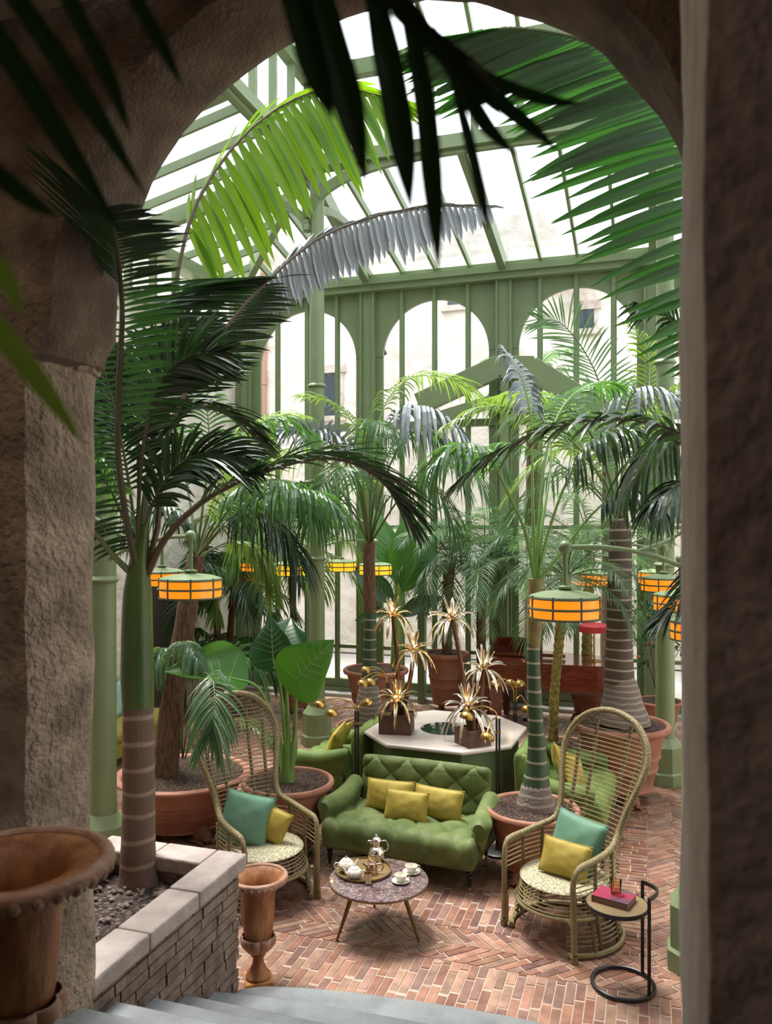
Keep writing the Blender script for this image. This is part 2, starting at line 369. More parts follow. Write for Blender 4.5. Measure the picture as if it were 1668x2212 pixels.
def crown(parent, base, count, length, L, el=(15, 75), bend=1.5, seed=1, az0=0, azr=2*math.pi, inside=True, **k):
    rs = random.Random(seed)
    for i in range(count):
        az = az0+azr*((i*.61803) % 1)+rs.uniform(-.2, .2)
        e = math.radians(el[0]+(el[1]-el[0])*((i+.5)/count))
        frond(parent, arc_path(base, az, e, length*rs.uniform(.85, 1.1), bend*rs.uniform(.8, 1.2), inside), L, **k)
def trunk(parent, pts, rad, m, n=14, name='trunk', wob=.0, sub=24):
    path = crom(pts, sub); rr = []
    for i in range(sub):
        u = i/(sub-1)*(len(rad)-1); k = min(int(u), len(rad)-2); rr.append(rad[k]+(rad[k+1]-rad[k])*(u-k))
    mb = MB(); mb.tube(path, [r*(1+wob*math.sin(i*2.1)) for i, r in enumerate(rr)], n)
    return obj(name, mb, M[m] if isinstance(m, str) else m, parent)
def big_leaf(mb, base, axis, normal, L, W, cup=.25, droop=.3, wave=.03, nx=12, ny=8, notch=.22, power=.6, lobes=True, veins=6):
    """leaf blade with raised veins (material 1); base is where the stalk meets the leaf"""
    a = axis.normalized(); nrm = (normal-a*normal.dot(a)).normalized(); b = a.cross(nrm); rows = []
    nt = notch if lobes else 0
    def surf(x, v, up=0):
        h = W*.5*max(0.012, math.sin(math.pi*min(1, max(0, x)**power))**.85); X = x
        if lobes and x < notch: X = x+(notch-x)*(1-abs(v))**1.3
        off = cup*abs(v)**1.6*h - droop*L*max(0, X-notch)**2 + wave*math.sin(9*X*abs(v)+3*v)*abs(v)*h*2 + up
        return base+a*((X-nt)*L)+b*(v*h)+nrm*off
    for i in range(nx+1): rows.append([surf(i/nx, j/ny) for j in range(-ny, ny+1)])
    f0 = len(mb.f); mb.quadgrid(rows); mb.mi += [0]*(len(mb.f)-f0); f0 = len(mb.f)
    mb.tube([surf(nt+(.98-nt)*k/12, 0) for k in range(13)], [.0075-.0055*k/12 for k in range(13)], 6)
    for k in range(veins):
        x0 = nt+.02+(.72-nt)*k/max(1, veins-1)
        for sg in (-1, 1):
            x1 = x0+(.16 if k else -.05); mb.tube([surf(x0+(x1-x0)*q/6, sg*.93*q/6) for q in range(7)], [.0042-.003*q/6 for q in range(7)], 5)
    mb.mi += [1]*(len(mb.f)-f0)
# ------------------------------------------------------------------ setting: floor of brick
def clip(poly, a, b):
    """keep the part of a 2-D polygon left of the directed line a->b"""
    out = []
    def sd(p): return (b[0]-a[0])*(p[1]-a[1])-(b[1]-a[1])*(p[0]-a[0])
    for i in range(len(poly)):
        p, q = poly[i], poly[(i+1) % len(poly)]; sp, sq = sd(p), sd(q)
        if sp >= 0: out.append(p)
        if (sp > 0 > sq) or (sp < 0 < sq):
            k = sp/(sp-sq); out.append((p[0]+(q[0]-p[0])*k, p[1]+(q[1]-p[1])*k))
    return out
TINTS = [(.31, .155, .105), (.36, .185, .125), (.27, .125, .085), (.34, .205, .145), (.245, .13, .105), (.38, .225, .16), (.30, .175, .14)]
def lay(mb, region, ang, bl=.27, bw=.064, gap=.007):
    """running-bond bricks turned by ang inside a convex region (counter-clockwise, building coordinates)"""
    rg = random.Random(int(ang*1000)+len(mb.v))
    ca, sa = math.cos(ang), math.sin(ang)
    uv = [(x*ca+y*sa, -x*sa+y*ca) for x, y in region]
    u0, u1 = min(p[0] for p in uv), max(p[0] for p in uv); v0, v1 = min(p[1] for p in uv), max(p[1] for p in uv)
    r = math.floor(v0/bw)
    while r*bw < v1:
        off = rg.random()*bl; c = math.floor((u0-off)/bl)
        while c*bl+off < u1:
            a, b = c*bl+off+gap/2, (c+1)*bl+off-gap/2; d, e = r*bw+gap/2, (r+1)*bw-gap/2
            pl = [(x*ca-y*sa, x*sa+y*ca) for x, y in ((a, d), (b, d), (b, e), (a, e))]
            for i in range(len(region)):
                pl = clip(pl, region[i], region[(i+1) % len(region)])
                if len(pl) < 3: break
            if len(pl) >= 3:
                ar = abs(sum(pl[i][0]*pl[(i+1) % len(pl)][1]-pl[(i+1) % len(pl)][0]*pl[i][1] for i in range(len(pl))))/2
                if ar > 4e-4:
                    cx = sum(p[0] for p in pl)/len(pl); cy = sum(p[1] for p in pl)/len(pl)
                    h = rg.uniform(-.0022, .0); tx, ty = rg.uniform(-.012, .012), rg.uniform(-.02, .02); t = rg.choice(TINTS); f = rg.uniform(.62, .98)
                    t = tuple(min(1, x*f) for x in t)+(1,)
                    def P(x, y, z): return R_*x+F_*y+V((0, 0, z))
                    o = len(mb.v); n = len(pl)
                    ins = [(x+(cx-x)*.05, y+(cy-y)*.08) for x, y in pl]
                    mb.v.extend(P(x, y, h+tx*(x-cx)+ty*(y-cy)) for x, y in ins)
                    mb.v.extend(P(x, y, -.009) for x, y in pl)
                    mb.f.append(tuple(range(o, o+n))); mb.tint.append(t); mb.mi.append(0)
                    for i in range(n): j = (i+1) % n; mb.f.append((o+n+i, o+n+j, o+j, o+i)); mb.tint.append(t); mb.mi.append(0)
            c += 1
        r += 1
fl = MB()
S0, S1, T0, T1 = -4.4, .22, 5.65, 10.1            # centre lines of the chevron ribbons, which run round the column grid
H = .235
def quad_out(s0, s1, t0, t1): return [(s0, t0), (s1, t0), (s1, t1), (s0, t1)]
cs, ct = (S0+S1)/2, (T0+T1)/2; hs, ht = (S1-S0)/2, (T1-T0)/2
def ringregions(k0, k1):
    """four mitred trapezoids between the rectangle grown by k0 and by k1: front, right, back, left"""
    a = (cs-hs-k0, cs+hs+k0, ct-ht-k0, ct+ht+k0); b = (cs-hs-k1, cs+hs+k1, ct-ht-k1, ct+ht+k1)
    return [[(b[0], b[2]), (b[1], b[2]), (a[1], a[2]), (a[0], a[2])], [(b[1], b[2]), (b[1], b[3]), (a[1], a[3]), (a[1], a[2])],
            [(b[1], b[3]), (b[0], b[3]), (a[0], a[3]), (a[1], a[3])], [(b[0], b[3]), (b[0], b[2]), (a[0], a[2]), (a[0], a[3])]]
q = math.pi/4
for rg_, an in zip(ringregions(-H, 0), (-q, q, -q, q)): lay(fl, rg_, an)
for rg_, an in zip(ringregions(0, H), (q, -q, q, -q)): lay(fl, rg_, an)
for rg_, an in zip(ringregions(-2.2, -H), (math.pi/2, 0, math.pi/2, 0)): lay(fl, rg_, an)
for rg_, an in zip(ringregions(H, 2.75), (math.pi/2, 0, math.pi/2, 0)): lay(fl, rg_, an)
o = len(fl.v); nb = len(fl.f)
fl.poly([loc(-7.2, 2.6, -.006), loc(2.95, 2.6, -.006), loc(2.95, 13.5, -.006), loc(-7.2, 13.5, -.006)])
fl.poly([loc(-7.2, 2.6, -.2), loc(2.95, 2.6, -.2), loc(2.95, 13.5, -.2), loc(-7.2, 13.5, -.2)])
fl.tint += [(.4, .3, .2, 1)]*2; fl.mi += [1, 1]
struct('floor', fl, [M['brick'], M['mortar']], 'terracotta brick floor with chevron bands', smooth=False)

# ------------------------------------------------------------------ arch wall, corridor, stairs
AT0, AT1, AS, AZ, AR = 2.64, 3.05, -1.02, 3.80, 1.21   # near and far face, centre and radius of the arch
PL, PR, ZT = -2.345, .30, 5.02
def archwall():
    b = []
    for i in range(30): b.append((PL, 1.0*0+3.66*i/29, 0))
    b.append((PL+.05, 3.68, 0)); b.append((AS-AR-.06, 3.72, 0))
    for i in range(61):
        a = math.pi-math.pi*i/60; b.append((AS+AR*math.cos(a), AZ+AR*math.sin(a), 0))
    for i in range(12): b.append((PR, 3.7*(1-i/11), 0))
    def outer(s, z):
        d = V((s-AS, max(z, 0)-2.2)); 
        return (-7.3, z) if s < PL+.06 and z < 3.75 else None
    mb = MB(); rows_n, rows_f = [], []
    nb_ = len(b)
    def wob(s, t, z, k=.012):
        p = V((s, t, z))*2.3
        return mnoise.noise(p)*k*2+mnoise.noise(p*4)*k*.8
    # reveal: strips through the thickness
    rows = []
    for s, z, _ in b:
        row = []
        for j in range(7):
            t = AT0+(AT1-AT0)*j/6; d = wob(s, t, z)
            cx, cz = AS, min(z, AZ); n = V((s-cx, z-cz)); n = n.normalized() if n.length > .01 else V((1, 0))
            e = .03*(1 if j in (0, 6) else 0)
            row.append(loc(s+n.x*(d+e), t, z+n.y*(d+e)))
        rows.append(row)
    soff = MB(); soff.quadgrid(rows)
    # faces: from the reveal edge out to a big rectangle
    for j, t in ((0, AT0), (6, AT1)):
        rws = []
        for i, (s, z, _) in enumerate(b):
            if i < 30: o_ = (-7.3, z)
            elif i >= nb_-12: o_ = (3.0, z)
            else:
                k = (i-30)/(nb_-43); a = math.pi*(1-k)
                c_, s_ = math.cos(a), math.sin(a)
                m_ = min(6.28/abs(c_) if c_ < -1e-4 else (4.02/c_ if c_ > 1e-4 else 99), 3.6/max(s_, 1e-4))
                o_ = (AS+c_*m_, 3.7+s_*m_)
            p0 = rows[i][j]; row = [p0]
            s0 = p0.dot(R_); z0 = p0.z
            for u in (.03, .08, .16, .3, .55, 1):
                ss, zz = s0+(o_[0]-s0)*u, z0+(o_[1]-z0)*u
                row.append(loc(ss, t+wob(ss, t, zz, .012), zz))
            rws.append(row)
        mb.quadgrid(rws)
    w_ = struct('wall_front', mb, M['stone'], 'rough plastered stone wall with the big arch')
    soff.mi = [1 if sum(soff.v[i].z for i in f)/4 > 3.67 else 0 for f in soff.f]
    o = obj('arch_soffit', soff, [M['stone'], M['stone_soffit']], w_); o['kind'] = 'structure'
    return w_
archwall()
# impost block where the arch springs on the left
im = MB()
rows = []
for k, (z, d) in enumerate(((3.64, -.06), (3.655, .03), (3.70, .075), (3.78, .10), (3.90, .10), (4.02, .07), (4.14, .02), (4.2, -.05))):
    rows.append([loc(PL+(d+.06)*math.sin(math.pi*j/12)**.45-.06+.012*mnoise.noise(V((j*.4, k*.6, 2))), AT0+.16+(AT1-AT0-.12)*j/12, z) for j in range(13)])
im.quadgrid(rows)
struct('trim_1', im, M['stone'], 'worn stone impost of the arch')
cw = MB()
cw.box((0, 0, 0), (.5, 4.2, 5.2)); cw.xf(Matrix.Translation(loc(-3.2, .5, 2.6)) @ BLD)
struct('wall_left', cw, M['stone'], 'rough stone wall of the stair passage')
ce = MB(); ce.box((0, 0, 0), (5.2, 4.4, .15)); ce.xf(Matrix.Translation(loc(-.8, .42, ZT+.075)) @ BLD)
struct('ceiling_passage', ce, M['ceiling'], 'cream plaster ceiling of the passage')
pw_ = MB(); B0 = lambda s0, s1, t0, t1, z0, z1: pw_.box(loc((s0+s1)/2, (t0+t1)/2, (z0+z1)/2), (s1-s0, t1-t0, z1-z0), BLD.to_3x3())
B0(-3.2, 2.1, -1.8, -1.55, 0, 5.02); B0(1.85, 2.1, -1.55, 2.64, 0, 5.02)  # unseen back and right walls, added to keep sky light out of the passage
struct('wall_sky_block', pw_, M['stone'], 'unseen stone walls added to close the stair passage against sky light')
jb = MB()
rows = []
for z in [i*.1 for i in range(52)]:
    d = .012*mnoise.noise(V((0, 1, z*2.2)))+.006*mnoise.noise(V((3, 1, z*7)))
    rows.append([loc(.075+d, 1.99, z), loc(.068+d, 1.95, z), loc(.066+d, 1.6, z), loc(.066+d, 1.22, z), loc(.074+d, 1.18, z), loc(.3, 1.18, z), loc(1.9, 1.18, z)])
jb.quadgrid(rows)
jb.poly([loc(.075, 1.99, 0), loc(1.9, 1.99, 0), loc(1.9, 1.99, 5.1), loc(.075, 1.99, 5.1)])
struct('wall_right', jb, M['jamb'], 'pale stone jamb at the right edge')

# stairs: nine treads going down to the brick floor, the lowest with a rounded nosing
st = MB(); TR = .30; TN = 4.44
def step_poly(k):
    t1 = TN-TR*(k-1)
    if k == 1:
        pts = [(-2.39, TN-.08)]
        for i in range(25):
            u = i/24; s = -2.39+3.2*u
            pts.append((s, TN+.24*math.sin(math.pi*min(1, u*1.02))**.55))
        return pts+[(.9, TN-.1), (.9, 1.0), (-2.39, 1.0)]
    if k == 2:
        pts = []
        for i in range(25):
            u = i/24; s = -2.39+3.3*u; pts.append((s, TN-TR+.0+.10*math.sin(math.pi*u)**.6))
        return pts+[(.9, 1.0), (-2.39, 1.0)]
    return [(-2.39, t1), (1.1, t1), (1.1, 1.0), (-2.39, 1.0)]
for k in range(1, 10):
    t1 = TN-TR*(k-1); pl = step_poly(k)[::-1]
    if k == 9: pl = [(-2.99, -1.6), (1.9, -1.6), (1.9, t1), (-2.39, t1), (-2.99, t1)]
    q0 = [p for p in pl]
    st2 = MB(); st2.prism(q0, .15*k-.045, .15*k); st2.prism([(x, y-.028 if y > 1.05 else y) for x, y in q0], .15*(k-1) if k > 1 else -.02, .15*k-.045)
    st2.xf(BLD); o = len(st.v); st.v += st2.v; st.f += [tuple(i+o for i in f) for f in st2.f]
struct('stairs', st, M['step'], 'grey stone stairs leading down to the winter garden', bevel=.012, smooth=False)

# planter of brick with stone coping to the left of the stairs
PLA = thing('raised_planter', 'raised brick planter with pinkish stone coping beside the stairs', 'planter', loc(-2.9, 3.85, 0), -A)
def fl_box(mb, s0, s1, t0, t1, z0, z1): mb.box(((s0+s1)/2, (t0+t1)/2, (z0+z1)/2), (s1-s0, t1-t0, z1-z0))
pw = MB()
def course(mb, s0, s1, t0, t1, z1, along):
    fl_box(mb, s0+.012, s1-.012, t0+.012, t1-.012, 0, z1)
    rg = random.Random(5); z = .0
    while z < z1-.02:
        h = min(.062, z1-z); x = (t0 if along == 't' else s0)-rg.random()*.25; e = t1 if along == 't' else s1
        while x < e:
            L = rg.uniform(.21, .29); a, b = max(x, t0 if along == 't' else s0), min(x+L-.012, e); d = rg.uniform(-.004, .004)
            if b > a+.02:
                if along == 't': fl_box(mb, s0-d, s1+d, a, b, z, z+h-.01)
                else: fl_box(mb, a, b, t0-d, t1+d, z, z+h-.01)
            x += L
        z += h
course(pw, -2.57, -2.425, 3.09, 4.5, .84, 't'); course(pw, -3.36, -2.58, 4.36, 4.5, .84, 's'); course(pw, -3.36, -3.23, 3.09, 4.35, .84, 't')
pw.xf(BLD); obj('brick_wall', pw, mat('weathered_planter_brick', (.13, .092, .073), .85, c2=(.25, .19, .155), nscale=11, ndetail=7, bump=.9, bscale=40, bdist=.012), PLA, smooth=False)
cp = MB()
def slab(mb, s0, s1, t0, t1, cuts, along):
    e = [0]+cuts+[1]
    for a, b in zip(e, e[1:]):
        if along == 't': fl_box(mb, s0, s1, t0+(t1-t0)*a+.003, t0+(t1-t0)*b-.003, .835, .932+random.uniform(-.003, .003))
        else: fl_box(mb, s0+(s1-s0)*a+.003, s0+(s1-s0)*b-.003, t0, t1, .835, .932+random.uniform(-.003, .003))
slab(cp, -2.60, -2.395, 3.08, 4.56, [.3, .62], 't'); slab(cp, -3.40, -2.60, 4.34, 4.56, [.55], 's'); slab(cp, -3.40, -3.21, 3.08, 4.34, [.5], 't')
cp.xf(BLD); obj('coping', cp, M['coping'], PLA, smooth=False, bevel=.014)
sb = MB(); rows = []
for i in range(41):
    rows.append([loc(-3.24+.68*j/24, 3.09+1.28*i/40, .775+.02*mnoise.noise(V((i*.3, j*.3, 0)))+.012*mnoise.noise(V((i*.9, j*.9, 4)))) for j in range(25)])
sb.quadgrid(rows); so = obj('soil', sb, M['soil_bed'], PLA)
pb = MB(); rg = random.Random(3)
for i in range(260): pb.ball(loc(rg.uniform(-3.2, -2.6), rg.uniform(3.13, 4.3), .785+rg.uniform(0, .012)), rg.uniform(.006, .018), 6, 4, (1, rg.uniform(.6, 1), .6), .3, 2)
pb.ball(loc(-2.75, 4.17, .79), .055, 10, 6, (1, .8, .4), .3, 2)
g = obj('gravel', pb, mat('brown_gravel', (.10, .07, .055), .85, c2=(.2, .15, .12), nscale=20), so); g['kind'] = 'stuff'

# ------------------------------------------------------------------ conservatory shell
TB, SL, SR, ZE = 13.4, -7.2, 2.9, 7.24
RS0, RS1, RT0, RT1, ZR, ZC, ZL = -4.4, .2, 5.86, 10.1, 7.88, 9.02, 10.1
bays = [(-6.99, -4.66), (-4.66, -2.28), (-2.28, .05), (.05, 2.4)]
wb = MB()                                            # back wall: corner posts, pilasters, base, eave beam, spandrels with arches
def B(mb, s0, s1, t0, t1, z0, z1): mb.box(loc((s0+s1)/2, (t0+t1)/2, (z0+z1)/2), (s1-s0, t1-t0, z1-z0), BLD.to_3x3())
B(wb, SL, -6.92, TB-.16, TB+.1, 0, ZE); B(wb, 2.46, SR, TB-.12, TB+.1, 0, ZE)
B(wb, -7.05, -6.96, TB-.22, TB-.1, 0, ZE)
for s in (-4.66, -2.28, .05):
    B(wb, s-.12, s+.12, TB-.10, TB+.1, 0, ZE); B(wb, s-.13, s-.10, TB-.15, TB, 0, ZE); B(wb, s+.10, s+.13, TB-.15, TB, 0, ZE)
B(wb, SL, SR, TB-.22, TB+.15, 7.0, 7.10); B(wb, SL, SR, TB-.28, TB+.18, 7.10, 7.20); B(wb, SL, SR, TB-.2, TB+.1, 7.2, ZE+.04)
B(wb, SL, SR, TB-.08, TB+.1, 0, .26); B(wb, SL, SR, TB-.12, TB+.14, 0, .12)
ZC_W, HW = 6.80, .93
for a, b in bays:
    c = (a+b)/2; zs = ZC_W-HW; front, back = [], []
    for t in (TB-.03, TB+.03):
        rows = []
        for i in range(41):
            an = math.pi-math.pi*i/40; s, z = c+HW*math.cos(an), zs+HW*math.sin(an)
            k = abs(math.cos(an))
            oz = 7.02; os_ = a if s < c-HW*.55 else (b if s > c+HW*.55 else c+(s-c)*(b-a)/(1.1*HW)/1.0)
            os_ = max(a, min(b, c+(s-c)/(HW*.75)*(b-c)))
            oz = 7.02 if abs(s-c) < HW*.75 else zs+(7.02-zs)*max(0, (1-(abs(s-c)-HW*.75)/(HW*.25)))
            rows.append([loc(s, t, z), loc(os_, t, oz)])
        wb.quadgrid(rows)
    edge = [[loc(c+HW*math.cos(math.pi-math.pi*i/40), t, zs+HW*math.sin(math.pi-math.pi*i/40)) for t in (TB-.035, TB+.03)] for i in range(41)]
    wb.quadgrid(edge)
    for sg in (-1, 1):                                # jambs below the springing
        x0 = c+sg*HW; x1 = a if sg < 0 else b; B(wb, min(x0, x1), max(x0, x1), TB-.03, TB+.03, 0, zs+.02)
struct('wall_back', wb, M['green'], 'sage green glazed back wall with three arched windows', smooth=False)
for i, (a, b) in enumerate(bays):
    c = (a+b)/2; fr = MB()
    for k in (-.58, 0, .58):
        B(fr, c+k-.028, c+k+.028, TB-.09, TB+.03, .1, 7.02); B(fr, c+k-.045, c+k+.045, TB-.05, TB-.02, .1, 7.02)
    B(fr, a+.1, b-.1, TB-.08, TB+.04, 4.62, 4.74); B(fr, a+.1, b-.1, TB-.05, TB+.03, .80, .86); B(fr, a+.1, b-.1, TB-.05, TB+.03, 2.9, 2.96)
    wn = struct('window_%d' % (i+1), fr, M['green'], ['arched window at the left end of the back wall', 'arched window in the middle of the back wall', 'arched window right of the middle of the back wall', 'arched window at the far right of the back wall'][i], smooth=False)
    gl = MB(); gl.poly([loc(a+.1, TB+.01, .1), loc(b-.1, TB+.01, .1), loc(b-.1, TB+.01, 6.9), loc(a+.1, TB+.01, 6.9)])
    g = obj('window_pane', gl, M['glass'], wn); g['kind'] = 'structure'
# left wall: old stone below, a strip of clerestory lights under the eave
wl = MB(); B(wl, SL-.5, SL, 3.0, TB+.1, 0, 6.3)
struct('wall_outer_left', wl, M['facade'], 'pale limestone block wall on the left of the winter garden')
cl = MB(); B(cl, SL-.1, SL+.1, 3.0, TB, 6.28, 6.42); B(cl, SL-.14, SL+.16, 3.0, TB, 7.06, ZE+.02)
t = 3.2
while t < TB: B(cl, SL-.04, SL+.06, t-.04, t+.04, 6.4, 7.1); t += .62
wcl = struct('window_5', cl, M['green'], 'strip of small clerestory lights under the left eave', smooth=False)
gl = MB(); gl.poly([loc(SL, 3, 6.4), loc(SL, TB, 6.4), loc(SL, TB, 7.1), loc(SL, 3, 7.1)]); g = obj('window_pane', gl, M['glass'], wcl); g['kind'] = 'structure'
dr = MB(); B(dr, SL, SL+.06, 10.35, 11.5, 0, 2.2); struct('door_1', dr, M['dark_door'], 'dark brown door in the left stone wall', smooth=False)
# right wall: glazed
wr = MB(); B(wr, SR-.05, SR+.1, 3.0, TB, 7.0, ZE+.04); B(wr, SR-.05, SR+.1, 3.0, TB, 0, .28)
for t in (3.2, 5.86, 7.9, 10.1, 11.8, 13.3): B(wr, SR-.08, SR+.1, t-.1, t+.1, 0, 7.1)
t = 3.8
while t < TB: B(wr, SR-.02, SR+.06, t-.03, t+.03, .2, 7.05); t += .6
B(wr, SR-.04, SR+.06, 3, TB, 4.6, 4.72)
w6 = struct('window_6', wr, M['green'], 'glazed right wall of the winter garden', smooth=False)
gl = MB(); gl.poly([loc(SR, 3, .2), loc(SR, TB, .2), loc(SR, TB, 7.1), loc(SR, 3, 7.1)]); g = obj('window_pane', gl, M['glass'], w6); g['kind'] = 'structure'
# arch wall carries on up to the front eave
wf = MB(); B(wf, SL, SR, AT0, AT1, 5.35, ZE); struct('wall_front_upper', wf, M['stone'], 'upper part of the stone wall over the arch')

# roof: lower hipped slopes of glass, a ring beam on four columns, a clerestory and a glazed lantern
rf = MB()
def rbar(a, b, wd=.05, ht=.10): rf.bar(a, b, wd, ht)
TF = AT1-.1
outer = [(SL, TF), (SR, TF), (SR, TB), (SL, TB)]; inner = [(RS0, RT0), (RS1, RT0), (RS1, RT1), (RS0, RT1)]
panes = []
for i in range(4):
    o0, o1 = outer[i], outer[(i+1) % 4]; i0, i1 = inner[i], inner[(i+1) % 4]
    rbar(loc(*o0, ZE), loc(*i0, ZR), .11, .22)
    panes.append([loc(*o0, ZE+.09), loc(*o1, ZE+.09), loc(*i1, ZR+.09), loc(*i0, ZR+.09)])
    ax = 0 if i % 2 == 0 else 1                       # the coordinate that runs along this eave
    n = 17 if ax == 0 else 18
    e0, e1 = o0[ax], o1[ax]; r0, r1 = sorted((i0[ax], i1[ax])); depth_o = o0[1-ax]; depth_i = i0[1-ax]
    lo, hi = min(e0, e1), max(e0, e1)
    x = lo+.28
    while x < hi-.1:
        if x < r0: u = (x-lo)/(r0-lo)
        elif x > r1: u = (hi-x)/(hi-r1)
        else: u = 1
        yo, yi = depth_o, depth_o+(depth_i-depth_o)*u; zi = ZE+(ZR-ZE)*u
        p = (x, yo) if ax == 0 else (yo, x); q_ = (x, yi) if ax == 0 else (yi, x)
        rbar(loc(*p, ZE+.02), loc(*q_, zi+.02), .045, .11); x += .583
for s in (-4.66, -2.28, .05):                          # heavy rafters at the pilasters
    rbar(loc(s, TB, ZE-.03), loc(max(RS0, min(RS1, s)), RT1, ZR-.03), .12, .24)
for t in (5.9, 8.0, 10.1): rbar(loc(SL, t, ZE-.03), loc(RS0, t, ZR-.03), .12, .22)
for i in range(4):                                     # ring beam, clerestory posts, top beam
    a, b = inner[i], inner[(i+1) % 4]
    rbar(loc(*a, ZR-.03), loc(*b, ZR-.03), .16, .17); rbar(loc(*a, ZR-.11), loc(*b, ZR-.11), .22, .03); rbar(loc(*a, ZC), loc(*b, ZC), .14, .2)
    n = 8
    for k in range(n+1):
        p = (a[0]+(b[0]-a[0])*k/n, a[1]+(b[1]-a[1])*k/n); rf.bar(loc(*p, ZR), loc(*p, ZC), .06, .09, R_)
    panes.append([loc(*a, ZR), loc(*b, ZR), loc(*b, ZC), loc(*a, ZC)])
rc = [(RS0+1.4, (RT0+RT1)/2), (RS1-1.4, (RT0+RT1)/2)]
rbar(loc(*rc[0], ZL), loc(*rc[1], ZL), .12, .2)
for k in (0, 3): rbar(loc(*inner[k], ZC), loc(*rc[0], ZL), .1, .18)
for k in (1, 2): rbar(loc(*inner[k], ZC), loc(*rc[1], ZL), .1, .18)
for k in range(1, 8):
    s = RS0+(RS1-RS0)*k/8; u = min(1, (s-RS0)/1.4, (RS1-s)/1.4); tm = (RT0+RT1)/2
    for tt in (RT0, RT1): rbar(loc(s, tt, ZC), loc(s, tt+(tm-tt)*u, ZC+(ZL-ZC)*u), .05, .1)
for k in range(1, 8):
    t = RT0+(RT1-RT0)*k/8; u = 1-abs(t-(RT0+RT1)/2)/((RT1-RT0)/2)
    rbar(loc(RS0, t, ZC), loc(RS0+1.4*u, t, ZC+(ZL-ZC)*u), .05, .1); rbar(loc(RS1, t, ZC), loc(RS1-1.4*u, t, ZC+(ZL-ZC)*u), .05, .1)
panes += [[loc(*inner[0], ZC+.06), loc(*inner[1], ZC+.06), loc(*rc[1], ZL+.06), loc(*rc[0], ZL+.06)], [loc(*inner[2], ZC+.06), loc(*inner[3], ZC+.06), loc(*rc[0], ZL+.06), loc(*rc[1], ZL+.06)],
          [loc(*inner[1], ZC+.06), loc(*inner[2], ZC+.06), loc(*rc[1], ZL+.06)], [loc(*inner[3], ZC+.06), loc(*inner[0], ZC+.06), loc(*rc[0], ZL+.06)]]
def brace(p, q_, zlow=7.15, rise=.62):                 # flat arches between the columns, under the ring beam
    pts = []
    for i in range(33):
        u = i/32; x = 2*u-1; z = zlow+rise*(1-abs(x)**3.2)**.55
        pts.append(loc(p[0]+(q_[0]-p[0])*u, p[1]+(q_[1]-p[1])*u, z))
    for a, b in zip(pts, pts[1:]): rf.bar(a, b+(b-a).normalized()*.004, .07, .13)
for i in range(4): brace(inner[i], inner[(i+1) % 4])
for cpt, ds, dt in ((inner[3], -1, 0), (inner[3], 0, 1), (inner[2], 0, 1), (inner[2], 1, 0), (inner[0], -1, 0), (inner[1], 1, 0)):
    pts = [loc(cpt[0]+ds*1.5*(1-math.cos(u*math.pi/2)), cpt[1]+dt*1.5*(1-math.cos(u*math.pi/2)), 6.95+.62*math.sin(u*math.pi/2)) for u in [i/12 for i in range(13)]]
    for a, b in zip(pts, pts[1:]): rf.bar(a, b+(b-a).normalized()*.004, .06, .11)
roof = struct('ceiling', rf, M['green'], 'glazed roof with green rafters, ring beam and lantern', smooth=False)
for p in panes:
    gl = MB(); gl.poly(p); g = obj('glass_pane', gl, M['roof_glass'], roof); g['kind'] = 'structure'

# courtyard outside: old stone building, ground, drainpipe, windows
fa = MB(); B(fa, -13, -1.9, 17.6, 18.2, 0, 9.7); B(fa, -1.9, 9, 17.6, 18.2, 0, 8.2)
B(fa, 7.5, 8, 3, 18, 0, 6.0)
fac = struct('wall_courtyard', fa, M['facade'], 'bright limestone building across the courtyard')
lg = MB()
for tt, zz in ((3.0, 9.2),):
    lg.poly([loc(-10.4, 3, 0), loc(-10.4, 18, 0), loc(-10.4, 18, 9.6), loc(-10.4, 10.5, 9.9), loc(-10.4, 6, 8.2), loc(-10.4, 3, 8.2)])
    lg.poly([loc(-10.9, 3, 0), loc(-10.9, 18, 0), loc(-10.9, 18, 9.6), loc(-10.9, 10.5, 9.9), loc(-10.9, 6, 8.2), loc(-10.9, 3, 8.2)])
struct('wall_neighbour', lg, M['facade'], 'gabled limestone building on the left outside the glass')
gd = MB(); gd.poly([loc(-14, 2, -.03), loc(9, 2, -.03), loc(9, 19, -.03), loc(-14, 19, -.03)])
struct('ground', gd, M['paving'], 'pale paved courtyard ground outside')
kb = MB(); B(kb, SL, SR, TB-.34, TB-.12, -.01, .05); struct('trim_2', kb, M['kerb'], 'grey stone kerb along the back wall', smooth=False)
def on_facade(px, py, t=17.6):
    u = (px-CX)/FPX; d = t/(F_.x*u+F_.y); return at(px, py, d)
def fac_win(name, label, x0, y0, x1, y1, t=17.6, shut=False):
    a, b = on_facade(x0, y1, t), on_facade(x1, y0, t); s0, s1 = a.dot(R_), b.dot(R_); f = MB()
    B(f, s0-.08, s0, t-.05, t+.02, a.z-.05, b.z+.1); B(f, s1, s1+.08, t-.05, t+.02, a.z-.05, b.z+.1); B(f, s0-.15, s1+.15, t-.08, t+.02, b.z, b.z+.18); B(f, s0-.15, s1+.15, t-.1, t+.02, a.z-.12, a.z)
    o = struct(name, f, M['jamb'], label, smooth=False); p = MB(); B(p, s0, s1, t-.02, t, a.z, b.z); g = obj('window_pane', p, M['window_dark'], o, smooth=False); g['kind'] = 'structure'
fac_win('window_7', 'dark window of the stone building outside, behind the green column', 694, 805, 736, 900)
fac_win('window_8', 'small high window of the stone building outside', 968, 600, 1000, 662)
fac_win('window_9', 'small window of the stone building seen through the right arch', 1252, 668, 1284, 712)
dp = MB(); a, b = on_facade(574, 900), on_facade(574, 560); dp.tube([a-F_*.12, b-F_*.12], .075, 10)
for k in (.2, .6): dp.ring(a.lerp(b, k)-F_*.12, .08, .02, 12, 6)
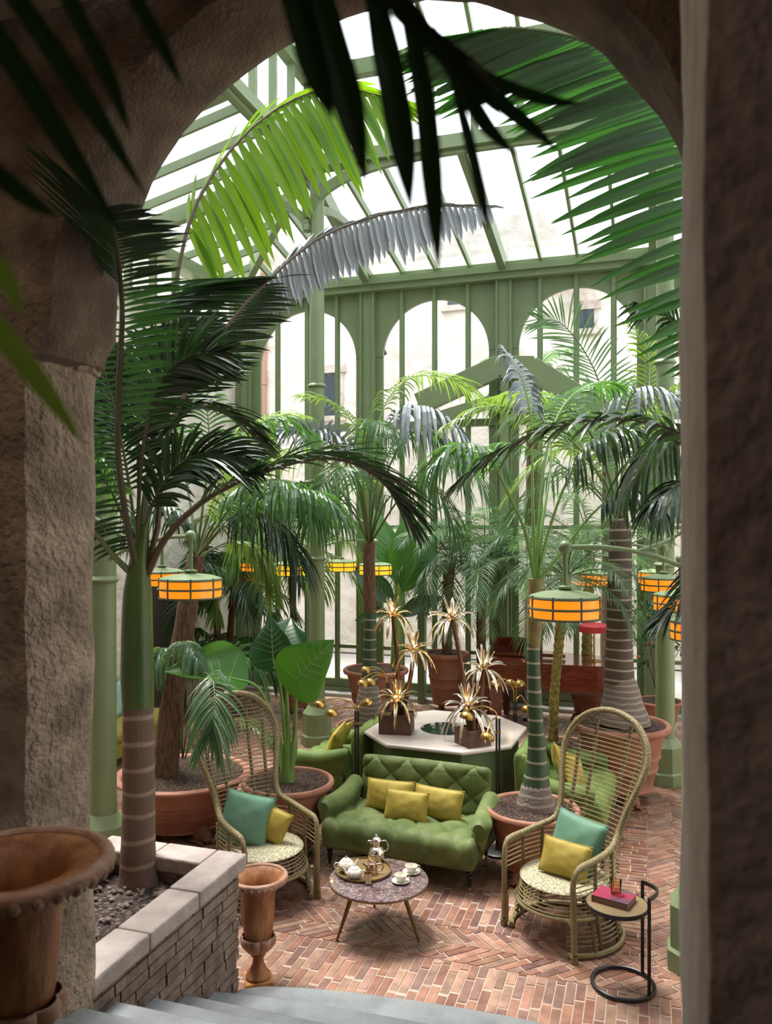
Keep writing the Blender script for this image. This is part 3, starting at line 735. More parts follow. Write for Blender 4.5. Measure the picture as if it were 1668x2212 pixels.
tag(obj('drainpipe', dp, M['pipe']), 'copper coloured drainpipe on the stone building outside, seen through the left arched window', 'drainpipe')
ir = MB(); a, b = on_facade(828, 735), on_facade(846, 775); ir.tube([a-F_*.3, a.lerp(b, .5)-F_*.5, b-F_*.45], .05, 8)
tag(obj('wall_bracket', ir, M['black']), 'dark iron bracket on the outside wall behind the middle arched window', 'bracket')
aw = MB(); a, b = on_facade(1178, 640), on_facade(1305, 618); s0, s1 = a.dot(R_), b.dot(R_); z1 = b.z+.1; rows = []
for i in range(49):
    s = s0+(s1-s0)*i/48; rows.append([loc(s, 17.5, z1+.3), loc(s, 16.6, z1), loc(s, 16.6, z1-.16-.08*abs(math.sin(i/48*math.pi*7)))])
aw.quadgrid(rows); tag(obj('awning', aw, mat('faded_brown_awning', (.55, .42, .34), .8)), 'faded scalloped awning outside at the top of the right arched window', 'awning')

# gabled portal of thick green boards in front of the back wall
pt = thing('gabled_portal', 'sage green gabled portal frame standing before the back wall behind the palms', 'portal', at(1110, 1530, 13.1))
def gable(y_ap, flat, x0, yl, x1, yr, thick, name, d):
    m = MB(); c = lambda x, y: at(x, y, d-(x-1110)/FPX*d*.325)
    top = [c(x0, yl), c(1110-flat, y_ap), c(1110+flat, y_ap), c(x1, yr)]
    for a, b in zip(top, top[1:]): m.bar(a-UP*thick/2, b-UP*thick/2+(b-a).normalized()*.05, .14, thick)
    obj(name, m, M['green'], pt, smooth=False, bevel=.01)
gable(770, 36, 905, 850, 1325, 880, .36, 'gable_board', 13.0); gable(858, 60, 900, 905, 1330, 930, .2, 'tie_board', 13.02)
for x in (912, 1090, 1318):
    m = MB(); d = 13.08-(x-1110)/FPX*13*.325; p = at(x, 800 if x == 1090 else 870, d); m.bar(V((p.x, p.y, 0)), p, .12, .14, F_); obj('post', m, M['green'], pt, smooth=False)
for x, y in ((1080, 812), (1100, 812), (1080, 845), (1100, 845)):
    m = MB(); m.ball(at(x, y, 12.9), .022, 8, 6); obj('bolt', m, M['black'], pt)

# ------------------------------------------------------------------ columns
COLS = {'left': at(224, 1130, 6.93), 'centre': at(685, 1130, 11.0), 'right': at(1437, 1130, 9.38), 'near': at(1509, 1130, 5.47)}
def column(key, label):
    p = COLS[key]; p = V((p.x, p.y, 0)); t = thing('cast_iron_column', label, 'column', p, -A, 'green columns of the winter garden')
    b = MB(); oc = lambda r: [(r*math.cos(math.pi/8+k*math.pi/4), r*math.sin(math.pi/8+k*math.pi/4)) for k in range(8)]
    b.prism(oc(.215), 0, .13); b.prism(oc(.215), .13, .15, oc(.195)); b.prism(oc(.195), .15, .43); b.prism(oc(.195), .43, .53, oc(.125))
    obj('plinth', b, M['green'], t, smooth=False, local=True)
    s = MB(); s.lathe([(.118, .5), (.108, .62), (.104, 2.5), (.10, 5), (.096, ZR-.05)], 24); obj('shaft', s, M['green'], t, local=True)
    for z in (2.52, 3.02, 4.86):
        c = MB(); c.lathe([(.105, z-.03), (.125, z-.015), (.128, z), (.118, z+.015), (.105, z+.03)], 24); obj('collar', c, M['green'], t, local=True)
    return t
column('left', 'round green column behind the stone pier on the left')
column('centre', 'round green column left of the octagonal table, standing clear on its octagonal base')
column('right', 'round green column behind the wide pot on the right')
column('near', 'green column whose octagonal base shows beside the right stone jamb')
# ------------------------------------------------------------------ octagonal table with brass palm lamps
FA = math.radians(-21)
OC = V((.643, 8.63, 0))
def turn(p, c, rz): return Matrix.Translation(c) @ Matrix.Rotation(rz, 4, 'Z') @ V(p)
ot = thing('octagonal_table', 'octagonal green table with blush marble top and round dark pool, behind the tufted sofa', 'table', OC, FA)
def octa(h, c): return [(-c, -h), (c, -h), (h, -c), (h, c), (c, h), (-c, h), (-h, c), (-h, -c)]
b = MB(); b.prism(octa(.70, .36), .0, .77); obj('body', b, M['green_dark'] if 0 else mat('olive_green_panel', (.085, .14, .055), .45, c2=(.11, .17, .07), nscale=3), ot, smooth=False, local=True)
b = MB(); b.prism(octa(.725, .373), 0, .14); b.prism(octa(.725, .373), .14, .16, octa(.705, .365)); obj('skirting', b, bpy.data.materials['olive_green_panel'], ot, smooth=False, local=True)
b = MB(); b.prism(octa(.765, .385), .765, .775, octa(.785, .395)); b.prism(octa(.785, .395), .775, .80); b.prism(octa(.785, .395), .80, .812, octa(.77, .388))
obj('marble_top', b, M['marble_top'], ot, smooth=False, local=True, bevel=.006)
b = MB(); b.lathe([(.0, .8135), (.27, .8135), (.275, .813), (.275, .80)], 48); obj('pool', b, M['mirror'], ot, local=True)

def onz(px, py, z): return at(px, py, (EYE-z)*FPX/(py-HY))
def palm_lamp(name, label, c, rz, boxs, heads, gm):
    t = thing(name, label, 'lamp', c, rz, 'gilt palm lamps on the octagonal table')
    b = MB(); w_, d_, h_ = boxs
    for x, y, sx, sy in ((0, -d_/2, w_, .012), (0, d_/2, w_, .012), (-w_/2, 0, .012, d_), (w_/2, 0, .012, d_)): b.box((x, y, h_/2), (sx+.01 if sx > .1 else sx, sy, h_))
    b.box((0, 0, .01), (w_, d_, .02)); obj('planter_box', b, M['brownbox'], t, smooth=False, local=True, bevel=.004)
    b = MB(); b.box((0, 0, h_-.02), (w_-.02, d_-.02, .01)); obj('box_filling', b, M['brass_leg'], t, smooth=False, local=True)
    inv = (Matrix.Translation(c) @ Matrix.Rotation(rz, 4, 'Z')).inverted()
    for (hx, hy, hd, sc_, root, seed) in heads:
        H_ = inv @ at(hx, hy, hd); rs = random.Random(seed)
        b = MB(); p0 = V((root[0], root[1], h_-.03)); mid = p0.lerp(H_, .55)+V((.02, .0, .03))
        pth = crom([p0, mid, H_], 14); b.tube(pth, [.028-.010*i/13+.002*(i % 2) for i in range(14)], 10); obj('palm_stem', b, mat('bronze_stem', (.11, .05, .025), .42, .7) if 'bronze_stem' not in bpy.data.materials else bpy.data.materials['bronze_stem'], t, local=True)
        b = MB()
        for ring_, (n, el, dr, L, w_l) in enumerate(((6, 68, .10, .22, .034), (9, 38, .40, .29, .036), (8, 8, .85, .29, .038))):
            for k in range(n):
                a = 2*math.pi*(k+.5*ring_+rs.uniform(-.15, .15))/n; e = math.radians(el+rs.uniform(-8, 8))
                D = V((math.cos(a)*math.cos(e), math.sin(a)*math.cos(e), math.sin(e))); W = V((-math.sin(a), math.cos(a), 0))
                blade(b, H_+D*.025, D, W, L*sc_*rs.uniform(.9, 1.1), w_l*sc_, dr, .30, 8)
        hd_ = obj('palm_head', b, gm, t, local=True)
        so_ = hd_.modifiers.new('thick', 'SOLIDIFY'); so_.thickness = .002
        b = MB(); b.ball(H_+V((0, 0, .045)), .024, 14, 10); obj('bulb', b, M['bulb'], hd_, local=True)
        ld = bpy.data.lights.new('bulb_light', 'POINT'); ld.energy = 5; ld.color = (1, .62, .25); ld.shadow_soft_size = .026
        lo = bpy.data.objects.new('bulb_light', ld); col.objects.link(lo); lo.parent = hd_; lo.location = H_+V((0, 0, .085))
    return t
palm_lamp('palm_lamp', 'gilt palm lamp with three heads in the left brown box on the octagonal table', onz(857, 1581, .813), FA+.2, (.33, .24, .20),
          [(848, 1330, 8.55, 1.0, (.02, .02), 1), (894, 1405, 8.5, 1.0, (.06, 0), 2), (858, 1512, 8.35, 1.05, (-.03, -.04), 3)], M['gold'])
palm_lamp('palm_lamp', 'silvery gilt palm lamp with three heads in the right brown box, nearer the piano', onz(1021, 1607, .813), FA+.85, (.25, .25, .16),
          [(976, 1338, 8.45, 1.22, (.0, .05), 4), (1044, 1446, 8.3, 1.15, (.05, .0), 5), (1012, 1528, 8.1, 1.2, (0, -.02), 6)], M['gilt_pale'])

# ------------------------------------------------------------------ brass multi-arm floor lamps
def floor_lamp(label, base, joint, heads, rr=.056):
    t = thing('floor_lamp', label, 'floor lamp', base, 0, 'black stemmed floor lamps at the corners of the octagonal table')
    b = MB(); b.lathe([(.14, 0), (.14, .02), (.125, .028), (.03, .032), (.024, .06), (.0, .06)], 32, base); obj('base', b, M['black'], t)
    b = MB()
    for dx in (-.013, .013): b.tube([base+V((dx, 0, .03)), V((base.x+dx, base.y, joint))], .010, 8)
    obj('stem', b, M['black'], t)
    b = MB(); b.box((base.x, base.y, joint-.12), (.05, .028, .02)); obj('stem_clip', b, M['brass'], t, smooth=False)
    for hx, hy, d, ap in heads:
        h = at(hx, hy, d); s = V((base.x+(.013 if h.x > base.x else -.013), base.y, joint)); top = max(s.z, h.z)+ap
        mid = V((s.x+(h.x-s.x)*.45, s.y+(h.y-s.y)*.45, top)); q1 = V((s.x+(h.x-s.x)*.05, s.y+(h.y-s.y)*.05, s.z+(top-s.z)*.55))
        e = h+V((0, 0, rr*.9)); pth = crom([s, q1, mid, V((s.x+(h.x-s.x)*.85, s.y+(h.y-s.y)*.85, e.z+(top-e.z)*.5)), e], 20)
        a = MB(); a.tube(pth, .0065, 6); arm = obj('arm', a, M['brass'], t)
        g = MB(); tilt = Matrix.Translation(h) @ Matrix.Rotation(.25*(1 if h.x < base.x else -1), 4, 'Y')
        prof = [(.0, rr*.95)]+[(rr*1.15*math.sin(k*math.pi/16), rr*.95*math.cos(k*math.pi/16)) for k in range(1, 9)]+[(rr*1.15, -.012), (rr*1.09, -.012)]+[(rr*1.09*math.sin(k*math.pi/16), rr*.88*math.cos(k*math.pi/16)) for k in range(8, 0, -1)]+[(0, rr*.88)]
        g.lathe(prof, 20); g.xf(tilt); obj('lamp_shade', g, M['brass'], arm)
        u = MB(); u.ball(h+V((0, 0, -.002)), .016, 8, 6); obj('bulb', u, M['bulb'], arm)
    return t
pa = at(771, 1130, 8.02); pa.z = 0
floor_lamp('black stemmed floor lamp with brass domes, between the left armchair and the tufted sofa', pa, 1.14, [(690, 1524, 7.95, .06), (717, 1543, 7.75, .03), (792, 1519, 8.3, .05)])
pb_ = at(838, 1130, 9.55); pb_.z = 0
floor_lamp('floor lamp with small lit domes behind the left palm lamp', pb_, 1.12, [(790, 1449, 9.5, .03), (783, 1478, 9.2, .10), (801, 1475, 9.35, .08)])
pc = at(1076, 1130, 7.37); pc.z = 0
floor_lamp('black stemmed floor lamp with a round black foot, right of the tufted sofa', pc, 1.22, [(1008, 1549, 7.3, .09), (1053, 1594, 7.1, .02)])
pd = at(1113, 1130, 9.3); pd.z = 0
floor_lamp('floor lamp in front of the piano with brass domes', pd, .95, [(1070, 1479, 9.2, .05), (1103, 1477, 9.4, .04), (1122, 1479, 9.25, .05), (1137, 1533, 9.4, .06)])

# ------------------------------------------------------------------ tufted seating
def tuft(u, v, dx, dy, pw=.42):
    p, q_ = (u/dx+v/dy)/2, (u/dx-v/dy)/2
    return (abs(math.sin(math.pi*p))*abs(math.sin(math.pi*q_)))**pw
def loft(W, prof, r_end, disp, nx=60, ends=True):
    """sweep a y-z profile along x with rounded ends; disp(x, k, p) pushes out along the outline normal"""
    mb = MB(); n = len(prof); cy = sum(p[0] for p in prof)/n; cz = sum(p[1] for p in prof)/n
    nrm = []
    for i in range(n):
        a, b_ = prof[(i-1) % n], prof[(i+1) % n]; ty, tz = b_[0]-a[0], b_[1]-a[1]; L = math.hypot(ty, tz) or 1; nrm.append((tz/L, -ty/L))
    rows = []
    for i in range(nx+1):
        x = -W/2+W*(.5-.5*math.cos(math.pi*i/nx))*1.0 if i in (0, nx) else -W/2+W*i/nx
        e = max(0, (abs(x)-(W/2-r_end))/r_end); ins = r_end*(1-math.sqrt(max(0, 1-min(1, e)**2)))
        row = []
        for k, (y, z) in enumerate(prof):
            dd = disp(x, k)-ins*.95; row.append(V((x, y+nrm[k][0]*dd, z+nrm[k][1]*dd)))
        rows.append(row)
    o = mb.quadgrid(rows, True)
    mb.f.append(tuple(o+k for k in range(n-1, -1, -1))); mb.f.append(tuple(o+nx*n+k for k in range(n)))
    return mb
def dense(poly, step):
    out = []
    for i in range(len(poly)):
        a, b_ = poly[i], poly[(i+1) % len(poly)]; L = math.hypot(b_[0]-a[0], b_[1]-a[1]); m = max(1, int(L/step))
        for k in range(m): out.append((a[0]+(b_[0]-a[0])*k/m, a[1]+(b_[1]-a[1])*k/m))
    return out
def arcpts(c, r, a0, a1, n=6): return [(c[0]+r*math.cos(math.radians(a0+(a1-a0)*i/n)), c[1]+r*math.sin(math.radians(a0+(a1-a0)*i/n))) for i in range(n+1)]
def loveseat(name, label, cat, pos, rz, W=1.36, m='velvet', D=.78, cols=(.155, .13), legs=True, arm_h=.50, back_h=.80):
    """built facing -y; x is the width"""
    t = thing(name, label, cat, pos, rz)
    mm = M[m]; hd = D/2
    # seat: front at y = -hd-.06
    yf = -hd-.05
    prof = [(hd-.1, .40), (hd-.1, .19), (yf+.03, .185), (yf, .22)]+[(yf, .30)]+arcpts((yf+.085, .335), .085, 180, 90, 6)
    prof = dense(prof, .022)
    def area(p): return sum(p[i][0]*p[(i+1) % len(p)][1]-p[(i+1) % len(p)][0]*p[i][1] for i in range(len(p)))
    if area(prof) < 0: prof.reverse()
    def sd(x, k):
        y, z = prof[k]
        if z > .25: 
            a = .042*(tuft(x, (y-yf-.02) if z > .39 else (.02-(.40-z)*.2), .135, .20, .42)-.5)
            if z <= .39: a *= smoothstep(.25, .38, z)*.8
            return a+.012*(1-abs(x)/(W/2))
        return 0
    obj('seat', loft(W, prof, .055, sd, 90), mm, t, local=True)
    # back: leaning slab with a rounded top
    bw = W-.16; yb = hd-.14
    pr = [(yb+.16, .30), (yb+.04, .30), (yb+.0, .42), (yb+.055, back_h-.06)]+arcpts((yb+.115, back_h-.06), .06, 180, 0, 8)+[(yb+.18, back_h-.08)]
    pr = dense(pr, .010)
    if area(pr) < 0: pr.reverse()
    def bd(x, k):
        y, z = pr[k]
        line = yb+(z-.42)*.145+.02
        if y < line+.02 and z > .36: return .040*(tuft(x, z-(back_h-.13), cols[0], cols[1], .24)-.6)+.02*(1-(x/(bw/2))**2)
        return .012*(1-(x/(bw/2))**2) if z > back_h-.04 else 0
    bk = loft(bw, pr, .05, bd, 170)
    for v in bk.v: v.x *= 1+.05*(v.z-.4)
    bko = obj('backrest', bk, mm, t, local=True)
    # buttons
    i0 = int(bw/2/cols[0])
    for j in range(-3, 1):
        for i in range(-i0, i0+1):
            if (i+j) % 2 == 0 and abs(i*cols[0]) < bw/2-.05:
                z = back_h-.13+j*cols[1]
                if z > .45: bt = MB(); bt.ball((i*cols[0], yb+(z-.42)*.145+.012, z), .012, 8, 6, (1, .6, 1)); obj('button', bt, mm, bko, local=True)
    
    for sg in (-1, 1):                               # scroll arms
        mb = MB(); rows = []; n = 20; xa = sg*(W/2-.045)
        for i in range(13):
            u = i/12; y = hd-.10-(D-.16)*u; zc = arm_h-.02*math.sin(u*math.pi)+.07*(1-u)**2; rr = .082+.012*u; ox = sg*(.01+.05*u*u)
            e = 1 if i not in (0, 12) else .55
            row = []
            for k in range(n):
                a = 2*math.pi*k/n; px, pz = rr*e*math.cos(a), rr*e*math.sin(a)
                if math.sin(a) < -.2: pz = -.2*rr+(math.sin(a)+.2)*(zc-.30)*e*1.15; px *= .72
                row.append(V((xa+ox+px, y-(.0 if i < 12 else .02), zc+pz)))
            rows.append(row)
        o = mb.quadgrid(rows, True); mb.f.append(tuple(o+k for k in range(n))); mb.f.append(tuple(o+12*n+k for k in range(n-1, -1, -1)))
        obj('arm', mb, mm, t, local=True)
    if legs:
        for x, y in ((-W/2+.06, yf+.08), (W/2-.06, yf+.08), (-W/2+.1, hd-.08), (W/2-.1, hd-.08)):
            l_ = MB(); l_.lathe([(.0, .04), (.013, .04), (.016, .07), (.020, .10), (.024, .115), (.018, .125), (.024, .14), (.028, .16), (.020, .17), (.030, .18), (.030, .22)], 16, (x, y, 0))
            lg_ = obj('leg', l_, M['ebony'], t, local=True)
            c_ = MB(); c_.ball((x, y, .017), .017, 12, 8, (.6, 1, 1)); c_.lathe([(.012, .03), (.014, .05)], 10, (x, y, 0)); obj('castor', c_, M['brass'], lg_, local=True)
    return t
def pillow_mb(w_, h_, th, n=18, pinch=.10):
    mb = MB()
    for sgn in (1, -1):
        rows = []
        for i in range(n+1):
            row = []
            for j in range(n+1):
                x, y = 2*i/n-1, 2*j/n-1
                k = max(0, (1-x*x)*(1-y*y))**.42
                sx = x*(1-pinch*(1-abs(x))*0-pinch*.6*(1-y*y)*abs(x)); sy = y*(1-pinch*.6*(1-x*x)*abs(y))
                row.append(V((sx*w_/2, sgn*th/2*k*(1+.12*mnoise.noise(V((x*2.2, y*2.2, w_*9)))), sy*h_/2)))
            rows.append(row if sgn > 0 else row[::-1])
        mb.quadgrid(rows)
    return mb
def cushion(name, label, m, pos, size, rz, lean=0.0, roll=0.0, group=None, trim=True):
    mb = pillow_mb(*size)
    rot = Matrix.Translation(pos) @ Matrix.Rotation(rz, 4, 'Z') @ Matrix.Rotation(lean, 4, 'X') @ Matrix.Rotation(roll, 4, 'Y')
    o = obj(name, mb, M[m]); o.matrix_world = rot; o.location, o.rotation_euler = rot.to_translation(), rot.to_euler()
    if trim:
        tb = MB(); pts = []; n = 12; w_, h_, th = size; pin = .10
        def e(x, y): return V((x*(1-pin*.6*(1-y*y)*abs(x))*w_/2, 0, y*(1-pin*.6*(1-x*x)*abs(y))*h_/2))
        for i in range(n): pts.append(e(-1+2*i/n, -1))
        for i in range(n): pts.append(e(1, -1+2*i/n))
        for i in range(n): pts.append(e(1-2*i/n, 1))
        for i in range(n): pts.append(e(-1, 1-2*i/n))
        tb.tube(pts, .005, 6, closed=True); obj('piping', tb, M[m], o, local=True)
    return tag(o, label, 'cushion', group)
SA = math.radians(-22)
SP = V((.08, 6.79, 0))+V((math.sin(-SA), math.cos(SA), 0))*.40
loveseat('tufted_sofa', 'green velvet button tufted sofa with turned black legs, facing the coffee table', 'sofa', SP, SA, 1.38)
def onsofa(x, y, z, c=SP, a=SA): return turn((x, y, z), c, a)
cushion('velvet_cushion', 'long mustard velvet cushion at the left back of the tufted sofa', 'yellow', onsofa(-.235, .06, .545), (.46, .27, .13), SA, -.30, -.02, 'yellow cushions on the tufted sofa')
cushion('velvet_cushion', 'mustard velvet cushion at the right back of the tufted sofa', 'yellow', onsofa(.225, .05, .535), (.46, .27, .13), SA-.03, -.30, .03, 'yellow cushions on the tufted sofa')
cushion('velvet_cushion', 'mustard velvet cushion in front of the other two on the tufted sofa', 'yellow', onsofa(-.02, -.09, .525), (.40, .26, .12), SA+.02, -.32, .0, 'yellow cushions on the tufted sofa')
# armchair left of the octagon faces left, sofa right of it faces right
LP = V((-.50, 9.03, 0)); LA = FA-math.pi/2
loveseat('tufted_armchair', 'green tufted velvet armchair left of the octagonal table, half hidden by a floor lamp', 'armchair', LP, LA, .98, 'velvet_pale')
cushion('velvet_cushion', 'mustard cushion standing on the left armchair, the far one', 'yellow', turn((.14, .0, .60), LP, LA), (.40, .36, .12), LA+.15, -.35, .2, 'yellow cushions on the left armchair')
cushion('velvet_cushion', 'mustard cushion standing on the left armchair, the near one', 'yellow', turn((-.12, -.08, .57), LP, LA), (.40, .34, .12), LA-.1, -.5, .1, 'yellow cushions on the left armchair')
RP = V((1.80, 8.10, 0)); RA = FA+math.pi/2
loveseat('tufted_sofa', 'green tufted velvet sofa at the right, half hidden behind the ringed palm trunk', 'sofa', RP, RA, 1.16, 'velvet_pale')
cushion('velvet_cushion', 'yellow cushion on the right sofa, the one right behind the palm trunk', 'yellow', turn((-.02, .06, .60), RP, RA), (.36, .36, .12), RA+.3, -.3, .5, 'yellow cushions on the right sofa')
cushion('velvet_cushion', 'yellow cushion on the right sofa, the one nearer the rattan chair', 'yellow', turn((-.14, -.10, .57), RP, RA), (.34, .34, .12), RA-.2, -.35, .4, 'yellow cushions on the right sofa')
# yellow-green sofa by the left stone wall
YP = loc(-6.62, 8.8, 0); YR = -A+math.pi/2
ys = thing('day_sofa', 'yellow green low sofa against the left stone wall, behind the big palm trunk', 'sofa', YP, YR)
b = MB(); b.box((0, 0, .2), (1.9, .86, .2)); obj('base', b, M['olive'], ys, local=True, bevel=.02, smooth=False)
b = MB(); b.box((0, -.05, .37), (1.88, .84, .15)); obj('seat_cushion', b, M['olive'], ys, local=True, bevel=.05)
b = MB(); b.box((0, .38, .56), (1.9, .14, .6)); obj('backrest', b, M['green'], ys, local=True, bevel=.03)
for x in (-.85, .85):
    for y in (-.35, .35): l_ = MB(); l_.lathe([(.02, 0), (.025, .1)], 10, (x, y, 0)); obj('leg', l_, M['ebony'], ys, local=True)
cushion('patterned_cushion', 'pale blue cushion on the yellow green sofa', 'blue', turn((.38, .12, .66), YP, YR), (.46, .44, .14), YR+.2, -.3)
cushion('velvet_cushion', 'mustard cushion behind the pale blue one on the yellow green sofa', 'yellow', turn((.10, .2, .68), YP, YR), (.46, .46, .14), YR, -.25)

# ------------------------------------------------------------------ rattan fan chairs (built facing -y)
def fan_chair(label, pos, rz, group):
    t = thing('rattan_chair', label, 'chair', pos, rz, group)
    half = [(.335, -.31, .06), (.33, -.31, .30), (.325, -.315, .50), (.33, -.30, .585), (.335, -.25, .632), (.335, -.10, .645), (.325, .06, .665), (.29, .19, .70), (.285, .255, .78), (.315, .31, .92), (.365, .375, 1.09), (.385, .43, 1.22), (.355, .48, 1.35), (.25, .52, 1.47), (.12, .54, 1.525)]
    full = half+[(0, .545, 1.54)]+[(-x, y, z) for x, y, z in reversed(half)]
    pth = crom(full[2:-2], 120); b = MB(); b.tube(pth, [.024 if 8 < i < 112 else .020 for i in range(120)], 10); obj('frame', b, M['rattan'], t, local=True)
    inner = [V((p.x*.93, p.y-.012, p.z-.012)) for p in pth[24:97]]
    b = MB(); b.tube(inner, .009, 6); obj('inner_hoop', b, M['cane_dark'], t, local=True)
    # outline of the back as a function of height
    def hw(z):
        tab = [(q.z, abs(q.x)) for q in pth[20:60]]
        for (z0, x0), (z1, x1) in zip(tab, tab[1:]):
            if z0 <= z <= z1: return x0+(x1-x0)*(z-z0)/max(1e-6, z1-z0)
        return 0.0 if z > 1.5 else .29
    def by(z): return .545*smoothstep(.1, 1.9, z)*1.0+.11 if 0 else (.235+.31*((z-.66)/.88)**.85 if z > .66 else .235)
    b = MB(); z = .46
    while z < 1.50:                                   # thin horizontal rods of the back, bowed backwards
        h = hw(z) if z > .70 else .29; 
        pts = [(h*(-1+2*i/8), by(z)+.045*(1-(-1+2*i/8)**2), z-.006*(1-(-1+2*i/8)**2)) for i in range(9)]
        b.tube(pts, .0048, 5); z += .031
    obj('back_rods', b, M['cane'], t, local=True)
    for x0, x1, zt in ((-.075, -.16, 1.45), (.0, .0, 1.52), (.075, .16, 1.45), (-.15, -.29, 1.28), (.15, .29, 1.28)):
        if abs(x1) < .01: continue
        z0 = .03
        pts = []
        for i in range(16):
            u = i/15; z = z0+(zt-z0)*u; x = x0+(x1-x0)*u; h = max(hw(z), .05) if z > .7 else .29
            pts.append((x, by(z)+.05*(1-min(1, abs(x)/h)**2)+.012, z))
        s_ = MB(); s_.tube(pts, .0145, 8); obj('back_pole', s_, M['cane_dark'], t, local=True)
    # arm sides: rods between arm and seat, following the seat edge
    for sg in (-1, 1):
        b = MB()
        for k in range(6):
            z = .435+.034*k; pts = [(sg*.325, -.30, z), (sg*.345, -.12, z), (sg*.34, .05, z), (sg*.31, .17, z), (sg*.22, .26, z)]
            b.tube(crom(pts, 14), .0055, 5)
        obj('arm_rods', b, M['cane'], t, local=True)
        for y, x in ((-.10, .345), (.10, .33)):
            s_ = MB(); s_.tube([(sg*(x+.035), y+.02, .03), (sg*x, y, .40), (sg*x*.99, y, .64)], .014, 8); obj('arm_post', s_, M['cane_dark'], t, local=True)
        l_ = MB(); l_.tube(crom(half[:4], 10) if sg > 0 else crom([(-x, y, z) for x, y, z in half[:4]], 10), .021, 10); 
        l_.tube([(sg*.312, -.30, .03), (sg*.312, -.30, .23), (sg*.27, -.32, .275)], .012, 8)
        obj('front_leg', l_, M['cane'], t, local=True)
    b = MB(); b.lathe([(.0, .392), (.29, .392), (.315, .40), (.32, .41), (.31, .421), (.28, .428), (.15, .432), (0, .433)], 40, (0, -.03, 0)); obj('seat', b, M['seat_weave'], t, local=True)
    b = MB()
    for z, r in ((.375, .312), (.35, .318), (.325, .325), (.30, .333), (.275, .342)): b.ring((0, -.03, z), r, .0055, 40, 5)
    for z, r in ((.235, .355), (.20, .362), (.17, .368), (.14, .374), (.11, .38), (.08, .386)):
        b.ring((0, -.0, z), r, .0055, 30, 5, None, math.radians(-50), math.radians(230))
    obj('skirt_rods', b, M['cane'], t, local=True)
    b = MB(); b.ring((0, -.02, .25), .350, .015, 44, 8); b.ring((0, -.02, .262), .34, .010, 44, 8)
    obj('skirt_hoop', b, M['cane'], t, local=True)
    b = MB(); b.ring((0, 0, .022), .40, .020, 36, 8, None, math.radians(-48), math.radians(228)); obj('foot_ring', b, M['cane'], t, local=True)
    for a in (200, 340, 75, 105):
        c_, s__ = math.cos(math.radians(a)), math.sin(math.radians(a)); l_ = MB(); l_.tube([(.40*c_, .40*s__, .02), (.30*c_, .30*s__-.02, .40)], .014, 8); obj('leg', l_, M['cane_dark'], t, local=True)
    for sg in (-1, 1): w_ = MB(); w_.tube([(sg*.335, -.31, .0), (sg*.333, -.31, .05)], .027, 10); obj('foot_binding', w_, M['rattan'], t, local=True)
    return t
def face(fx, fy): return math.atan2(fx, -fy)           # turn so that -y points along (fx, fy)
CR = V((1.33, 5.97, 0)); CRa = face(-.80, -.60)
ch = fan_chair('tall rattan fan chair on the right, beside the small black side table', CR, CRa, 'tall rattan fan chairs')
CL = V((-1.0, 6.52, 0)); CLa = face(.62, -.78)
copy_tree(ch, CL, CLa, 'tall rattan fan chair on the left, in front of the big terracotta pot', 'tall rattan fan chairs')
cushion('velvet_cushion', 'teal velvet cushion on the right rattan chair', 'teal', turn((.01, .10, .62), CR, CRa), (.42, .40, .15), CRa+.18, -.38, .12)
cushion('velvet_cushion', 'mustard velvet cushion in front of the teal one on the right rattan chair', 'yellow', turn((.04, -.06, .555), CR, CRa), (.38, .25, .11), CRa+.28, -.4, .03)
cushion('velvet_cushion', 'teal velvet cushion on the left rattan chair', 'teal', turn((-.10, .08, .62), CL, CLa), (.40, .40, .15), CLa-.55, -.32, .25)
cushion('velvet_cushion', 'mustard velvet cushion turned on edge on the left rattan chair', 'yellow', turn((.075, -.02, .57), CL, CLa), (.30, .27, .11), CLa-.95, -.25, .35)

# ------------------------------------------------------------------ coffee table and tea things
TC = V((-.055, 5.99, 0)); TH = .372
ct_ = thing('coffee_table', 'round marble topped coffee table on three splayed brass legs', 'table', TC)
b = MB(); b.lathe([(0, TH-.016), (.355, TH-.016), (.366, TH-.012), (.368, TH-.004), (.364, TH), (0, TH)], 72)
mm = mat('purple_veined_marble', (.055, .028, .032), .2, c2=(.14, .09, .095), nscale=14, ndetail=9, coat=.3)
n_ = mm.node_tree.nodes; l_ = mm.node_tree.links
vo = n_.new('ShaderNodeTexVoronoi'); vo.feature = 'DISTANCE_TO_EDGE'; vo.inputs['Scale'].default_value = 15
tc_ = n_.new('ShaderNodeTexCoord'); ns_ = n_.new('ShaderNodeTexNoise'); ns_.inputs['Scale'].default_value = 7; ns_.inputs['Detail'].default_value = 8
ad_ = n_.new('ShaderNodeMixRGB'); ad_.inputs[0].default_value = .42
l_.new(tc_.outputs['Object'], ns_.inputs['Vector']); l_.new(tc_.outputs['Object'], ad_.inputs[1]); l_.new(ns_.outputs['Color'], ad_.inputs[2]); l_.new(ad_.outputs[0], vo.inputs['Vector'])
vr = n_.new('ShaderNodeValToRGB'); vr.color_ramp.elements[0].position = .0; vr.color_ramp.elements[1].position = .05; vr.color_ramp.elements[0].color = (.8, .8, .8, 1); vr.color_ramp.elements[1].color = (0, 0, 0, 1)
l_.new(vo.outputs['Distance'], vr.inputs[0])
mv = n_.new('ShaderNodeMixRGB'); mv.inputs[2].default_value = (.46, .38, .38, 1); src = n_['Principled BSDF'].inputs['Base Color'].links[0].from_socket
l_.new(vr.outputs[0], mv.inputs[0]); l_.new(src, mv.inputs[1]); l_.new(mv.outputs[0], n_['Principled BSDF'].inputs['Base Color'])
obj('marble_top', b, mm, ct_, local=True)
